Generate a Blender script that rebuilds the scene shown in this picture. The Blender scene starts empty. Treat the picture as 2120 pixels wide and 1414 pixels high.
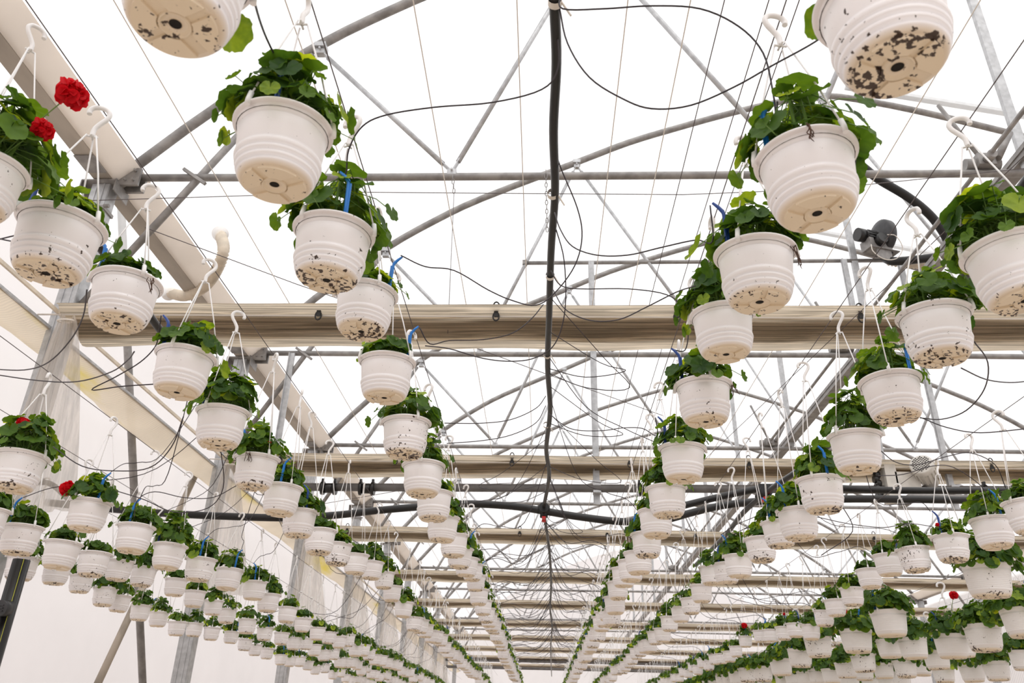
import bpy, math, random
from mathutils import Vector, Matrix
random.seed(7)
PI = math.pi
for blk in (bpy.data.objects, bpy.data.meshes, bpy.data.materials, bpy.data.lights, bpy.data.cameras):
    for b in list(blk): blk.remove(b)
SC = bpy.context.scene; C = SC.collection

# ------------------------------------------------------------------ camera
W, H, F = 2120, 1414, 1650.0
def _cam_axes(vx=1122.0, vy=1530.0, roll=0.006):
    Yc = Vector(((vx-W/2)/F, -(vy-H/2)/F, -1.0)).normalized()
    up = Vector((math.sin(roll), math.cos(roll), 0))
    Zc = (up - Yc*up.dot(Yc)).normalized()
    Xc = Yc.cross(Zc)
    return Xc, Yc, Zc
XC, YC, ZC = _cam_axes()
def cam2world(v): return Vector((XC.dot(v), YC.dot(v), ZC.dot(v)))
cam = bpy.data.cameras.new('camera'); cam_o = bpy.data.objects.new('camera', cam); C.objects.link(cam_o)
cols = [cam2world(Vector(a)) for a in ((1,0,0),(0,1,0),(0,0,1))]
cam_o.matrix_world = Matrix([[cols[j][i] for j in range(3)]+[0] for i in range(3)]+[[0,0,0,1]])
cam.sensor_width = 36; cam.lens = F/W*36; cam.clip_start = 0.05; cam.clip_end = 300
cam.dof.use_dof = True; cam.dof.focus_distance = 4.2; cam.dof.aperture_fstop = 5.6
SC.camera = cam_o
# site measurements: the bearing of a photographed point, met with a known plane of the building
def ray(px, py): return cam2world(Vector(((px-W/2)/F, -(py-H/2)/F, -1.0)))
def on(axis, val, px, py):
    d = ray(px, py); return d*(val/d[axis])
def onX(x, px, py): return on(0, x, px, py)
def onY(y, px, py): return on(1, y, px, py)
def onZ(z, px, py): return on(2, z, px, py)
def to_px(p):
    v = XC*p[0]+YC*p[1]+ZC*p[2]
    return W/2+F*v[0]/-v[2], H/2-F*v[1]/-v[2], -v[2]

# ------------------------------------------------------------------ world, light, exposure
SC.view_settings.view_transform = 'Standard'; SC.view_settings.look = 'None'
SC.view_settings.gamma = 1; SC.view_settings.use_curve_mapping = False
SC.view_settings.exposure = 0.0
wd = bpy.data.worlds.new('overcast_sky'); SC.world = wd; wd.use_nodes = True
nt = wd.node_tree; nt.nodes.clear()
wo = nt.nodes.new('ShaderNodeOutputWorld'); bg = nt.nodes.new('ShaderNodeBackground')
tc = nt.nodes.new('ShaderNodeTexCoord'); sp = nt.nodes.new('ShaderNodeSeparateXYZ'); rp = nt.nodes.new('ShaderNodeValToRGB')
nt.links.new(tc.outputs['Generated'], sp.inputs[0]); nt.links.new(sp.outputs['Z'], rp.inputs[0])
rp.color_ramp.elements[0].position = 0.0; rp.color_ramp.elements[0].color = (0.54,0.505,0.505,1)
rp.color_ramp.elements[1].position = 0.55; rp.color_ramp.elements[1].color = (1.0,0.99,0.985,1)
e = rp.color_ramp.elements.new(0.12); e.color = (0.70,0.665,0.665,1)
e = rp.color_ramp.elements.new(0.32); e.color = (0.86,0.835,0.835,1)
nt.links.new(rp.outputs[0], bg.inputs[0]); bg.inputs[1].default_value = 1.42
nt.links.new(bg.outputs[0], wo.inputs[0])
sun = bpy.data.lights.new('veiled_sun', 'SUN'); sun.energy = 0.9; sun.angle = math.radians(50); sun.color = (1,0.97,0.93)
sun_o = bpy.data.objects.new('veiled_sun', sun); C.objects.link(sun_o)
sun_o.rotation_euler = (math.radians(28), math.radians(12), 0); sun_o.location = (0,0,30)

# ------------------------------------------------------------------ materials
def nmat(name):
    m = bpy.data.materials.new(name); m.use_nodes = True
    return m, m.node_tree, m.node_tree.nodes, m.node_tree.links
def pbr(name, col, rough=0.5, metal=0.0, noise=0.0, nscale=8, bump=0.0, stretch=(1,1,1), col2=None, spec=0.5):
    m, t, N, L = nmat(name); b = N['Principled BSDF']
    b.inputs['Roughness'].default_value = rough; b.inputs['Metallic'].default_value = metal
    b.inputs['Specular IOR Level'].default_value = spec
    if noise or bump:
        c = N.new('ShaderNodeTexCoord'); mp = N.new('ShaderNodeMapping'); mp.inputs['Scale'].default_value = stretch
        n = N.new('ShaderNodeTexNoise'); n.inputs['Scale'].default_value = nscale; n.inputs['Detail'].default_value = 5
        L.new(c.outputs['Object'], mp.inputs[0]); L.new(mp.outputs[0], n.inputs['Vector'])
        r = N.new('ShaderNodeValToRGB')
        a = tuple(max(0, x*(1-noise)) for x in col) if col2 is None else col2
        r.color_ramp.elements[0].color = (*a,1); r.color_ramp.elements[1].color = (*col,1)
        r.color_ramp.elements[0].position = .35; r.color_ramp.elements[1].position = .65
        L.new(n.outputs['Fac'], r.inputs[0]); L.new(r.outputs[0], b.inputs['Base Color'])
        if bump:
            bp = N.new('ShaderNodeBump'); bp.inputs['Strength'].default_value = bump; bp.inputs['Distance'].default_value = .01
            L.new(n.outputs['Fac'], bp.inputs['Height']); L.new(bp.outputs[0], b.inputs['Normal'])
    else: b.inputs['Base Color'].default_value = (*col,1)
    return m
M = {}
M['galv'] = pbr('galvanised_steel', (.36,.345,.335), .5, .35, .35, 9, .1)
M['galv_light'] = pbr('bright_zinc', (.56,.57,.585), .42, .45, .25, 14, .1)
M['gutter'] = pbr('gutter_steel', (.47,.42,.365), .6, .2, .3, 3, .2, (1,.3,1))
M['rust'] = pbr('weathered_tube', (.50,.44,.37), .55, .3, .45, 6, .1, (1,1,.2))
M['black'] = pbr('black_pe', (.011,.010,.0105), .34, 0, .3, 5)
M['blacktube'] = pbr('drip_tube_pe', (.03,.022,.028), .45)
M['darkgrey'] = pbr('dark_grey_paint', (.045,.045,.05), .4, 0, .3, 10)
M['greyplas'] = pbr('grey_pvc', (.16,.15,.145), .5, 0, .3, 6)
M['wire'] = pbr('steel_wire', (.12,.10,.10), .5, .4)
M['twine'] = pbr('white_twine', (.75,.70,.64), .7)
M['hookplas'] = pbr('white_plastic', (.86,.84,.83), .42)
M['cream'] = pbr('cream_hose', (.78,.68,.55), .55, 0, .2, 8)
M['blue'] = pbr('blue_plastic', (.008,.17,.56), .35)
M['bluedk'] = pbr('dark_blue_plastic', (.012,.055,.27), .35)
M['red'] = pbr('red_plastic', (.6,.02,.02), .35)
M['yellow'] = pbr('yellow_mark', (.6,.6,.05), .5)
M['motor'] = pbr('motor_cream_paint', (.72,.69,.64), .45, 0, .15, 12)
M['soil'] = pbr('potting_soil', (.05,.03,.02), .95, 0, .6, 60, .6)
M['hole'] = pbr('drain_hole_soil', (.012,.009,.007), .95)
M['stem'] = pbr('green_stem', (.13,.24,.04), .55)
M['ground'] = pbr('ground_cover', (.55,.475,.41), .9, 0, .2, .6)
M['root'] = pbr('dry_brown_matter', (.10,.045,.025), .8, 0, .4, 40)

def mat_pot(name, base, tint):
    m, t, N, L = nmat(name); b = N['Principled BSDF']
    b.inputs['Roughness'].default_value = .42
    b.inputs['Subsurface Weight'].default_value = 0.0
    c = N.new('ShaderNodeTexCoord'); oi = N.new('ShaderNodeObjectInfo')
    off = N.new('ShaderNodeVectorMath'); off.operation = 'MULTIPLY_ADD'
    off.inputs[1].default_value = (1,1,1)
    cb = N.new('ShaderNodeCombineXYZ'); mu = N.new('ShaderNodeMath'); mu.operation = 'MULTIPLY'; mu.inputs[1].default_value = 31.7
    L.new(oi.outputs['Random'], mu.inputs[0])
    for i in range(3): L.new(mu.outputs[0], cb.inputs[i])
    L.new(c.outputs['Object'], off.inputs[0]); L.new(cb.outputs[0], off.inputs[2])
    # grime speckles
    n1 = N.new('ShaderNodeTexNoise'); n1.inputs['Scale'].default_value = 130; n1.inputs['Detail'].default_value = 2
    n2 = N.new('ShaderNodeTexNoise'); n2.inputs['Scale'].default_value = 62; n2.inputs['Detail'].default_value = 7
    n3 = N.new('ShaderNodeTexNoise'); n3.inputs['Scale'].default_value = 5; n3.inputs['Detail'].default_value = 3
    for n in (n1,n2,n3): L.new(off.outputs[0], n.inputs['Vector'])
    sx = N.new('ShaderNodeSeparateXYZ'); L.new(c.outputs['Object'], sx.inputs[0])
    # soil crust: more of it on the foot of the pot
    hz = N.new('ShaderNodeMapRange'); hz.inputs['From Min'].default_value = 0.0; hz.inputs['From Max'].default_value = 0.045
    hz.inputs['To Min'].default_value = 0.14; hz.inputs['To Max'].default_value = 0.0
    L.new(sx.outputs['Z'], hz.inputs['Value'])
    rh = N.new('ShaderNodeMapRange'); rh.inputs['From Min'].default_value = 0.166; rh.inputs['From Max'].default_value = 0.182
    rh.inputs['To Min'].default_value = 0.0; rh.inputs['To Max'].default_value = 0.07
    L.new(sx.outputs['Z'], rh.inputs['Value'])
    ad0 = N.new('ShaderNodeMath'); ad0.operation = 'ADD'; L.new(hz.outputs[0], ad0.inputs[0]); L.new(rh.outputs[0], ad0.inputs[1])
    rr = N.new('ShaderNodeMapRange'); rr.inputs['To Min'].default_value = -0.10; rr.inputs['To Max'].default_value = 0.045
    L.new(oi.outputs['Random'], rr.inputs['Value'])
    ad = N.new('ShaderNodeMath'); ad.operation = 'ADD'; L.new(n2.outputs['Fac'], ad.inputs[0]); L.new(ad0.outputs[0], ad.inputs[1])
    lf = N.new('ShaderNodeTexNoise'); lf.inputs['Scale'].default_value = 9; lf.inputs['Detail'].default_value = 1; L.new(off.outputs[0], lf.inputs['Vector'])
    lm = N.new('ShaderNodeMath'); lm.operation = 'MULTIPLY_ADD'; lm.inputs[1].default_value = .38; L.new(lf.outputs['Fac'], lm.inputs[0]); L.new(ad.outputs[0], lm.inputs[2]); ad = lm
    ad2 = N.new('ShaderNodeMath'); ad2.operation = 'ADD'; L.new(ad.outputs[0], ad2.inputs[0]); L.new(rr.outputs[0], ad2.inputs[1])
    r2 = N.new('ShaderNodeValToRGB'); r2.color_ramp.elements[0].position = .905; r2.color_ramp.elements[1].position = .93
    L.new(ad2.outputs[0], r2.inputs[0])
    r1 = N.new('ShaderNodeValToRGB'); r1.color_ramp.elements[0].position = .745; r1.color_ramp.elements[1].position = .77
    L.new(n1.outputs['Fac'], r1.inputs[0])
    mx = N.new('ShaderNodeMath'); mx.operation = 'MAXIMUM'; L.new(r1.outputs[0], mx.inputs[0]); L.new(r2.outputs[0], mx.inputs[1])
    c0 = N.new('ShaderNodeMixRGB'); c0.inputs[1].default_value = (*base,1); c0.inputs[2].default_value = (*tint,1)
    rb = N.new('ShaderNodeMapRange'); rb.inputs['From Min'].default_value = .42; rb.inputs['From Max'].default_value = .72
    L.new(n3.outputs['Fac'], rb.inputs['Value']); L.new(rb.outputs[0], c0.inputs[0])
    # tan of the warm ground bounce, painted into the base plate's colour
    yb = N.new('ShaderNodeMapRange'); yb.inputs['From Min'].default_value = .006; yb.inputs['From Max'].default_value = .02
    yb.inputs['To Min'].default_value = .85; yb.inputs['To Max'].default_value = 0.0
    L.new(sx.outputs['Z'], yb.inputs['Value'])
    c1 = N.new('ShaderNodeMixRGB'); c1.inputs[2].default_value = (.78,.64,.44,1)
    L.new(yb.outputs[0], c1.inputs[0]); L.new(c0.outputs[0], c1.inputs[1])
    c2 = N.new('ShaderNodeMixRGB'); c2.inputs[2].default_value = (.05,.028,.018,1)
    L.new(mx.outputs[0], c2.inputs[0]); L.new(c1.outputs[0], c2.inputs[1])
    L.new(c2.outputs[0], b.inputs['Base Color'])
    return m
M['pot'] = mat_pot('white_pot_plastic', (.90,.865,.87), (.87,.825,.825))
M['pot2'] = mat_pot('off_white_pot_plastic', (.885,.86,.85), (.86,.825,.805))

def mat_leaf():
    m, t, N, L = nmat('geranium_leaf'); N.remove(N['Principled BSDF']); out = N['Material Output']
    at = N.new('ShaderNodeAttribute'); at.attribute_name = 'leaf_tone'
    c = N.new('ShaderNodeTexCoord'); n = N.new('ShaderNodeTexNoise'); n.inputs['Scale'].default_value = 45; n.inputs['Detail'].default_value = 3
    L.new(c.outputs['Object'], n.inputs['Vector'])
    ad = N.new('ShaderNodeMath'); ad.operation = 'MULTIPLY_ADD'; ad.inputs[1].default_value = .35; 
    L.new(n.outputs['Fac'], ad.inputs[0]); L.new(at.outputs['Fac'], ad.inputs[2])
    r = N.new('ShaderNodeValToRGB')
    r.color_ramp.elements[0].position = .18; r.color_ramp.elements[0].color = (.026,.075,.012,1)
    r.color_ramp.elements[1].position = 1.1; r.color_ramp.elements[1].color = (.30,.42,.028,1)
    e = r.color_ramp.elements.new(.66); e.color = (.078,.165,.016,1)
    L.new(ad.outputs[0], r.inputs[0])
    p = N.new('ShaderNodeBsdfPrincipled'); p.inputs['Roughness'].default_value = .55; p.inputs['Specular IOR Level'].default_value = .35
    tr = N.new('ShaderNodeBsdfTranslucent'); mu = N.new('ShaderNodeMixRGB'); mu.blend_type = 'MULTIPLY'; mu.inputs[0].default_value = 1
    mu.inputs[2].default_value = (2.5,2.0,.7,1); L.new(r.outputs[0], mu.inputs[1])
    L.new(r.outputs[0], p.inputs['Base Color']); L.new(mu.outputs[0], tr.inputs[0])
    bp = N.new('ShaderNodeBump'); bp.inputs['Strength'].default_value = .35; bp.inputs['Distance'].default_value = .004
    L.new(n.outputs['Fac'], bp.inputs['Height']); L.new(bp.outputs[0], p.inputs['Normal'])
    mx = N.new('ShaderNodeMixShader'); mx.inputs[0].default_value = .42
    L.new(p.outputs[0], mx.inputs[1]); L.new(tr.outputs[0], mx.inputs[2]); L.new(mx.outputs[0], out.inputs[0])
    return m
M['leaf'] = mat_leaf()
def mat_thin(name, col, trans=.5, clear=0.0, stripes=None, stain=False, noise=.06, tcol=None):
    m, t, N, L = nmat(name); N.remove(N['Principled BSDF']); out = N['Material Output']
    c = N.new('ShaderNodeTexCoord'); n = N.new('ShaderNodeTexNoise'); n.inputs['Scale'].default_value = 1.3; n.inputs['Detail'].default_value = 6
    L.new(c.outputs['Object'], n.inputs['Vector'])
    r = N.new('ShaderNodeValToRGB'); r.color_ramp.elements[0].position=.3; r.color_ramp.elements[1].position=.7
    r.color_ramp.elements[0].color = (*[x*(1-noise) for x in col],1); r.color_ramp.elements[1].color = (*col,1)
    L.new(n.outputs['Fac'], r.inputs[0]); src = r.outputs[0]
    if stripes and stripes[0] == 'N':
        mp = N.new('ShaderNodeMapping'); mp.inputs['Scale'].default_value = stripes[1]; wv = N.new('ShaderNodeTexNoise')
        wv.inputs['Scale'].default_value = stripes[2]; wv.inputs['Detail'].default_value = 3
        L.new(c.outputs['Object'], mp.inputs[0]); L.new(mp.outputs[0], wv.inputs['Vector'])
        mr = N.new('ShaderNodeMapRange'); mr.inputs['From Min'].default_value = .35; mr.inputs['From Max'].default_value = .65
        mr.inputs['To Min'].default_value = 1-stripes[3]; mr.inputs['To Max'].default_value = 1
        L.new(wv.outputs['Fac'], mr.inputs['Value'])
        mu = N.new('ShaderNodeMixRGB'); mu.blend_type = 'MULTIPLY'; mu.inputs[0].default_value = 1
        L.new(src, mu.inputs[1]); L.new(mr.outputs[0], mu.inputs[2]); src = mu.outputs[0]
    elif stripes:
        wv = N.new('ShaderNodeTexWave'); wv.bands_direction = stripes[0]; wv.inputs['Scale'].default_value = stripes[1]
        wv.inputs['Distortion'].default_value = stripes[2]; L.new(c.outputs['Object'], wv.inputs['Vector'])
        mr = N.new('ShaderNodeMapRange'); mr.inputs['To Min'].default_value = 1-stripes[3]; mr.inputs['To Max'].default_value = 1
        L.new(wv.outputs['Fac'], mr.inputs['Value'])
        mu = N.new('ShaderNodeMixRGB'); mu.blend_type = 'MULTIPLY'; mu.inputs[0].default_value = 1
        L.new(src, mu.inputs[1]); L.new(mr.outputs[0], mu.inputs[2]); src = mu.outputs[0]
    if stain:
        n2 = N.new('ShaderNodeTexNoise'); n2.inputs['Scale'].default_value = .42; n2.inputs['Detail'].default_value = 7
        mp = N.new('ShaderNodeMapping'); mp.inputs['Scale'].default_value = (3,.75,1); mp.inputs['Location'].default_value = (0,1.75,0)
        L.new(c.outputs['Object'], mp.inputs[0]); L.new(mp.outputs[0], n2.inputs['Vector'])
        r2 = N.new('ShaderNodeValToRGB'); r2.color_ramp.elements[0].position=.555; r2.color_ramp.elements[1].position=.66
        L.new(n2.outputs['Fac'], r2.inputs[0])
        mu = N.new('ShaderNodeMixRGB'); mu.inputs[2].default_value = (.72,.58,.12,1)
        L.new(r2.outputs[0], mu.inputs[0]); L.new(src, mu.inputs[1]); src = mu.outputs[0]
    d = N.new('ShaderNodeBsdfDiffuse'); tl = N.new('ShaderNodeBsdfTranslucent'); mx = N.new('ShaderNodeMixShader')
    L.new(src, d.inputs[0]); L.new(src, tl.inputs[0]); mx.inputs[0].default_value = trans
    L.new(d.outputs[0], mx.inputs[1]); L.new(tl.outputs[0], mx.inputs[2]); last = mx.outputs[0]
    if clear:
        tp = N.new('ShaderNodeBsdfTransparent'); m2 = N.new('ShaderNodeMixShader'); m2.inputs[0].default_value = clear
        if tcol: tp.inputs[0].default_value = (*tcol,1)
        L.new(last, m2.inputs[1]); L.new(tp.outputs[0], m2.inputs[2]); last = m2.outputs[0]
    L.new(last, out.inputs[0]); return m
M['roof'] = mat_thin('roof_film', (.95,.945,.94), .80, .62)
M['film'] = mat_thin('wall_film', (.90,.865,.86), .74, .30)
M['film_ribbed'] = mat_thin('ribbed_wall_sheet', (.90,.86,.85), .70, .2, ('Y', 3.2, .2, .35))
M['shade'] = mat_thin('shade_cloth', (.90,.785,.63), .70, 0, ('N', (.45,60,60), 1, .55), noise=.15)  # streaks paint the shade between the folds into the cloth colour
M['railfilm'] = mat_thin('pale_eave_sheet', (.93,.88,.83), .62, .0, noise=.1)
M['strip'] = mat_thin('stained_shade_cloth', (.88,.77,.62), .72, 0.04, ('Y', 9, 4.0, .10), stain=True, noise=.15)
M['drape'] = mat_thin('woven_drape', (.98,.92,.86), .80, .36, ('N', (26,26,.6), 1, .30), noise=.08)
def mat_petal():
    m, t, N, L = nmat('red_petal'); N.remove(N['Principled BSDF']); out = N['Material Output']
    d = N.new('ShaderNodeBsdfPrincipled'); d.inputs['Base Color'].default_value = (.62,.004,.012,1); d.inputs['Roughness'].default_value = .6
    d.inputs['Specular IOR Level'].default_value = .2
    tl = N.new('ShaderNodeBsdfTranslucent'); tl.inputs[0].default_value = (.9,.006,.02,1); mx = N.new('ShaderNodeMixShader'); mx.inputs[0].default_value = .4
    L.new(d.outputs[0], mx.inputs[1]); L.new(tl.outputs[0], mx.inputs[2]); L.new(mx.outputs[0], out.inputs[0]); return m
M['petal'] = mat_petal()

# ------------------------------------------------------------------ mesh building
class MB:
    def __init__(s): s.v = []; s.f = []; s.m = []; s.tone = []; s.cm = 0; s.ct = .5; s.smooth = []
    def add(s, vs, fs, smooth=False):
        o = len(s.v); s.v += [Vector(v) for v in vs]; s.tone += [s.ct]*len(vs)
        for f in fs: s.f.append([i+o for i in f]); s.m.append(s.cm); s.smooth.append(smooth)
    def box(s, c, d, rot=None):
        c = Vector(c); hx, hy, hz = (x/2 for x in d)
        vs = [Vector((x*hx,y*hy,z*hz)) for x in (-1,1) for y in (-1,1) for z in (-1,1)]
        if rot: vs = [rot @ v for v in vs]
        s.add([c+v for v in vs], [(0,1,3,2),(4,6,7,5),(0,4,5,1),(2,3,7,6),(0,2,6,4),(1,5,7,3)])
    def bar(s, a, b, w, h, up=(0,0,1)):
        a = Vector(a); b = Vector(b); d = b-a; l = d.length; z = d.normalized(); x = Vector(up).cross(z)
        if x.length < 1e-3: x = Vector((1,0,0)).cross(z)
        x.normalize(); y = z.cross(x); R = Matrix((x,y,z)).transposed()
        s.box((a+b)/2, (w,h,l), R)
    def tube(s, pts, r, n=8, cap=True, closed=False):
        pts = [Vector(p) for p in pts]
        if len(pts) < 2: return
        rs = r if isinstance(r,(list,tuple)) else [r]*len(pts)
        t0 = (pts[1]-pts[0]).normalized(); up = Vector((0,0,1)) if abs(t0.z) < .9 else Vector((1,0,0))
        u = t0.cross(up).normalized(); vs = []
        for i, p in enumerate(pts):
            if i == 0: t = t0
            elif i == len(pts)-1: t = (pts[i]-pts[i-1]).normalized()
            else: t = (pts[i+1]-pts[i-1]).normalized()
            u = u - t*u.dot(t)
            if u.length < 1e-6: u = t.orthogonal()
            u.normalize(); w = t.cross(u)
            for k in range(n):
                a = 2*PI*k/n; vs.append(p + (u*math.cos(a)+w*math.sin(a))*rs[i])
        fs = []
        for i in range(len(pts)-1):
            for k in range(n): fs.append((i*n+k, i*n+(k+1)%n, (i+1)*n+(k+1)%n, (i+1)*n+k))
        s.add(vs, fs, True)
        if cap:
            o = len(s.v)-len(vs)
            for f in (list(range(n))[::-1], [(len(pts)-1)*n+k for k in range(n)]):
                s.f.append([o+i for i in f]); s.m.append(s.cm); s.smooth.append(False)
    def lathe(s, prof, n=40, c=(0,0,0), mat=None, smooth=True):
        c = Vector(c); vs = []
        for r, z in prof:
            for k in range(n):
                a = 2*PI*k/n; v = Vector((r*math.cos(a), r*math.sin(a), z))
                if mat: v = mat @ v
                vs.append(c+v)
        fs = [(i*n+k, i*n+(k+1)%n, (i+1)*n+(k+1)%n, (i+1)*n+k) for i in range(len(prof)-1) for k in range(n)]
        s.add(vs, fs, smooth)
    def disc(s, r, z, n=32, c=(0,0,0), mat=None):
        c = Vector(c); vs = [Vector((r*math.cos(2*PI*k/n), r*math.sin(2*PI*k/n), z)) for k in range(n)]
        if mat: vs = [mat @ v for v in vs]
        s.add([c+v for v in vs], [list(range(n))])
    def sector(s, r0, r1, a0, a1, z0, z1, n=8):
        vs = []
        for i in range(n+1):
            a = a0+(a1-a0)*i/n; ca, sa = math.cos(a), math.sin(a)
            vs += [(r0*ca,r0*sa,z0),(r1*ca,r1*sa,z0),(r1*ca,r1*sa,z1),(r0*ca,r0*sa,z1)]
        fs = []
        for i in range(n):
            o = i*4
            for k in range(4): fs.append((o+k, o+(k+1)%4, o+4+(k+1)%4, o+4+k))
        fs += [(0,3,2,1), (n*4,n*4+1,n*4+2,n*4+3)]
        s.add(vs, fs)
    def mesh(s, name, mats, tone=False):
        me = bpy.data.meshes.new(name); me.from_pydata(s.v, [], s.f); 
        for m in mats: me.materials.append(M[m])
        me.polygons.foreach_set('material_index', s.m); me.polygons.foreach_set('use_smooth', s.smooth)
        if tone:
            a = me.attributes.new('leaf_tone', 'FLOAT', 'POINT'); a.data.foreach_set('value', s.tone)
        me.update(); return me
def smooth_path(pts, sub=6):
    pts = [Vector(p) for p in pts]; P = [pts[0]*2-pts[1]]+pts+[pts[-1]*2-pts[-2]]; out = []
    for i in range(1, len(P)-2):
        a,b,c,d = P[i-1:i+3]
        for k in range(sub):
            t = k/sub; out.append(.5*((2*b)+(c-a)*t+(2*a-5*b+4*c-d)*t*t+(-a+3*b-3*c+d)*t**3))
    out.append(pts[-1]); return out
def ob(name, me, parent=None, loc=(0,0,0)):
    o = bpy.data.objects.new(name, me); C.objects.link(o); o.location = loc
    if parent is not None: o.parent = parent
    return o
def tag(o, label, cat, group=None, kind=None):
    o['label'] = label; o['category'] = cat
    if group: o['group'] = group
    if kind: o['kind'] = kind
    return o
def thing(name, label, cat, loc=(0,0,0), rz=0, group=None):
    o = ob(name, None, None, loc); o.rotation_euler = (0,0,rz); o.empty_display_size = .05
    return tag(o, label, cat, group)
def build(mb, name, mats, parent=None, loc=(0,0,0), tone=False, origin=None):
    mats = [mats] if isinstance(mats, str) else mats
    if origin is not None:
        og = Vector(origin); mb.v = [v-og for v in mb.v]; loc = og
    return ob(name, mb.mesh(name, mats, tone), parent, loc)
def one(mb, name, mats, label, cat, group=None, origin=None):
    return tag(build(mb, name, mats, origin=origin), label, cat, group)
ORD = ['first','second','third','fourth','fifth','sixth','seventh','eighth','ninth','tenth','eleventh','twelfth',
       'thirteenth','fourteenth','fifteenth','sixteenth','seventeenth','eighteenth','nineteenth','twentieth']

# ------------------------------------------------------------------ the building
YP = [6.2+4*k for k in range(10)]; XL, XR = -4.32, 13.52; YEND = 46.5; FL = -1.6; YNEAR = -6
ARCH = [(-4.18,4.9),(-3.4,5.78),(-2.45,6.64),(-1.71,7.17),(-.98,7.6),(.5,8.30),(1.34,8.70),(2.14,9.0),(2.95,9.28),(3.8,9.53),(4.6,9.68)]
ARCH = ARCH + [(9.2-x, z) for x, z in ARCH[-2::-1]]
def struct(mb, name, mats):
    o = build(mb, name, mats); o['kind'] = 'structure'; return o
m = MB(); m.add([(-30,-30,FL),(40,-30,FL),(40,80,FL),(-30,80,FL)], [(0,1,2,3)]); struct(m, 'floor', 'ground')
# roof film over the arches
m = MB(); path = smooth_path([Vector((x,0,z+.16)) for x, z in ARCH], 3)
path = [Vector((-5.05,0,4.75))]+path+[Vector((14.25,0,4.75))]
ny = 26
for j in range(ny+1):
    y = YNEAR+(YEND-YNEAR)*j/ny; ridge = abs(((y-6.2)/4) % 1-.5)*2
    m.v += [Vector((p.x, y, p.z-(1-ridge)*.05)) for p in path]; m.tone += [.5]*len(path)
n = len(path)
for j in range(ny):
    for i in range(n-1): m.f.append([j*n+i, j*n+i+1, (j+1)*n+i+1, (j+1)*n+i]); m.m.append(0); m.smooth.append(True)
struct(m, 'ceiling', 'roof')
def wall(name, x, mat):
    m = MB(); m.add([(x,YNEAR,FL),(x,YEND,FL),(x,YEND,4.78),(x,YNEAR,4.78)], [(0,1,2,3)]); return struct(m, name, mat)
wall('wall_left', -5.05, 'film'); wall('wall_right', 14.25, 'film_ribbed')
m = MB(); pts = [(-5.05,YEND,FL)]+[(p.x,YEND,p.z) for p in path]+[(14.25,YEND,FL)]
m.add(pts, [list(range(len(pts)))]); struct(m, 'wall_back', 'film')

def truss(k, y):
    t = thing('roof_truss', 'galvanised arched roof truss, '+ORD[k]+' one from the camera, spanning the greenhouse', 'roof truss', (4.6,y,4.9), 0, 'arched roof trusses along the greenhouse')
    def part(mb, name, mats): mb.v = [v-Vector((4.6,y,4.9)) for v in mb.v]; return ob(name, mb.mesh(name, [mats]), t)
    P = lambda x, z: Vector((x, y, z))
    m = MB(); m.tube(smooth_path([P(x,z) for x, z in ARCH], 3), .052, 12); part(m, 'arch_tube', 'galv')
    m = MB(); m.tube([P(XL+.12,4.87),P(-2,4.87),P(4.58,4.90),P(XR-.12,4.87)], .038, 12); part(m, 'tie_tube', 'galv')
    B = [(-.91,4.93),(2.4,4.93),(6.8,4.93),(10.1,4.93)]; T = [(-2.42,6.56),(.5,8.24),(4.56,9.6),(8.7,8.24),(11.62,6.56)]
    for i in range(4):
        for a, b in ((T[i],B[i]),(B[i],T[i+1])):
            A = P(*a); Bp = P(*b); d = (Bp-A).normalized()
            m = MB(); m.tube([A+d*.14, Bp-d*.14], .027, 8)
            for q, s_ in ((A,1),(Bp,-1)): m.bar(q+d*.015*s_, q+d*.17*s_, .012, .055, (0,1,0))
            part(m, 'web_tube', 'galv_light')
    for x, z in B+T:
        m = MB(); m.box(P(x,z-.02), (.09,.07,.07)); m.tube([P(x,z)+Vector((0,-.06,0)), P(x,z)+Vector((0,.06,0))], .012, 6)
        if (x, z) in T: m.box(P(x,z+.05), (.12,.125,.06))
        part(m, 'joint_bracket', 'galv_light')
    m = MB(); m.bar(P(4.58,4.95), P(4.58,9.62), .09, .05, (0,1,0)); part(m, 'ridge_post', 'galv_light')
    for sx in (1,-1):
        fx = (lambda x: x) if sx == 1 else (lambda x: 9.2-x)
        m = MB(); m.tube([P(fx(-2.5),6.5), P(fx(-3.44),4.81), P(fx(-4.2),3.44)], .036, 8); 
        m.bar(P(fx(-3.55),4.93)+Vector((0,-.06,0)), P(fx(-3.3),4.75)+Vector((0,-.06,0)), .03, .03); part(m, 'knee_brace', 'galv')
    if k == 1:
        m = MB(); m.tube([P(-.3,6.4), P(6.2,6.47)], .03, 10); m.box(P(-.3,6.4),(.07,.08,.07)); m.box(P(6.2,6.47),(.07,.08,.07)); part(m, 'collar_tube', 'galv')
    if k in (1, 2, 3):
        m = MB(); m.bar(P(5.0,9.88), P(8.2,9.12), .06, .1, (0,1,0)); part(m, 'vent_rail', 'galv_light')
    return t
for k, y in enumerate(YP): truss(k, y)

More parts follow.
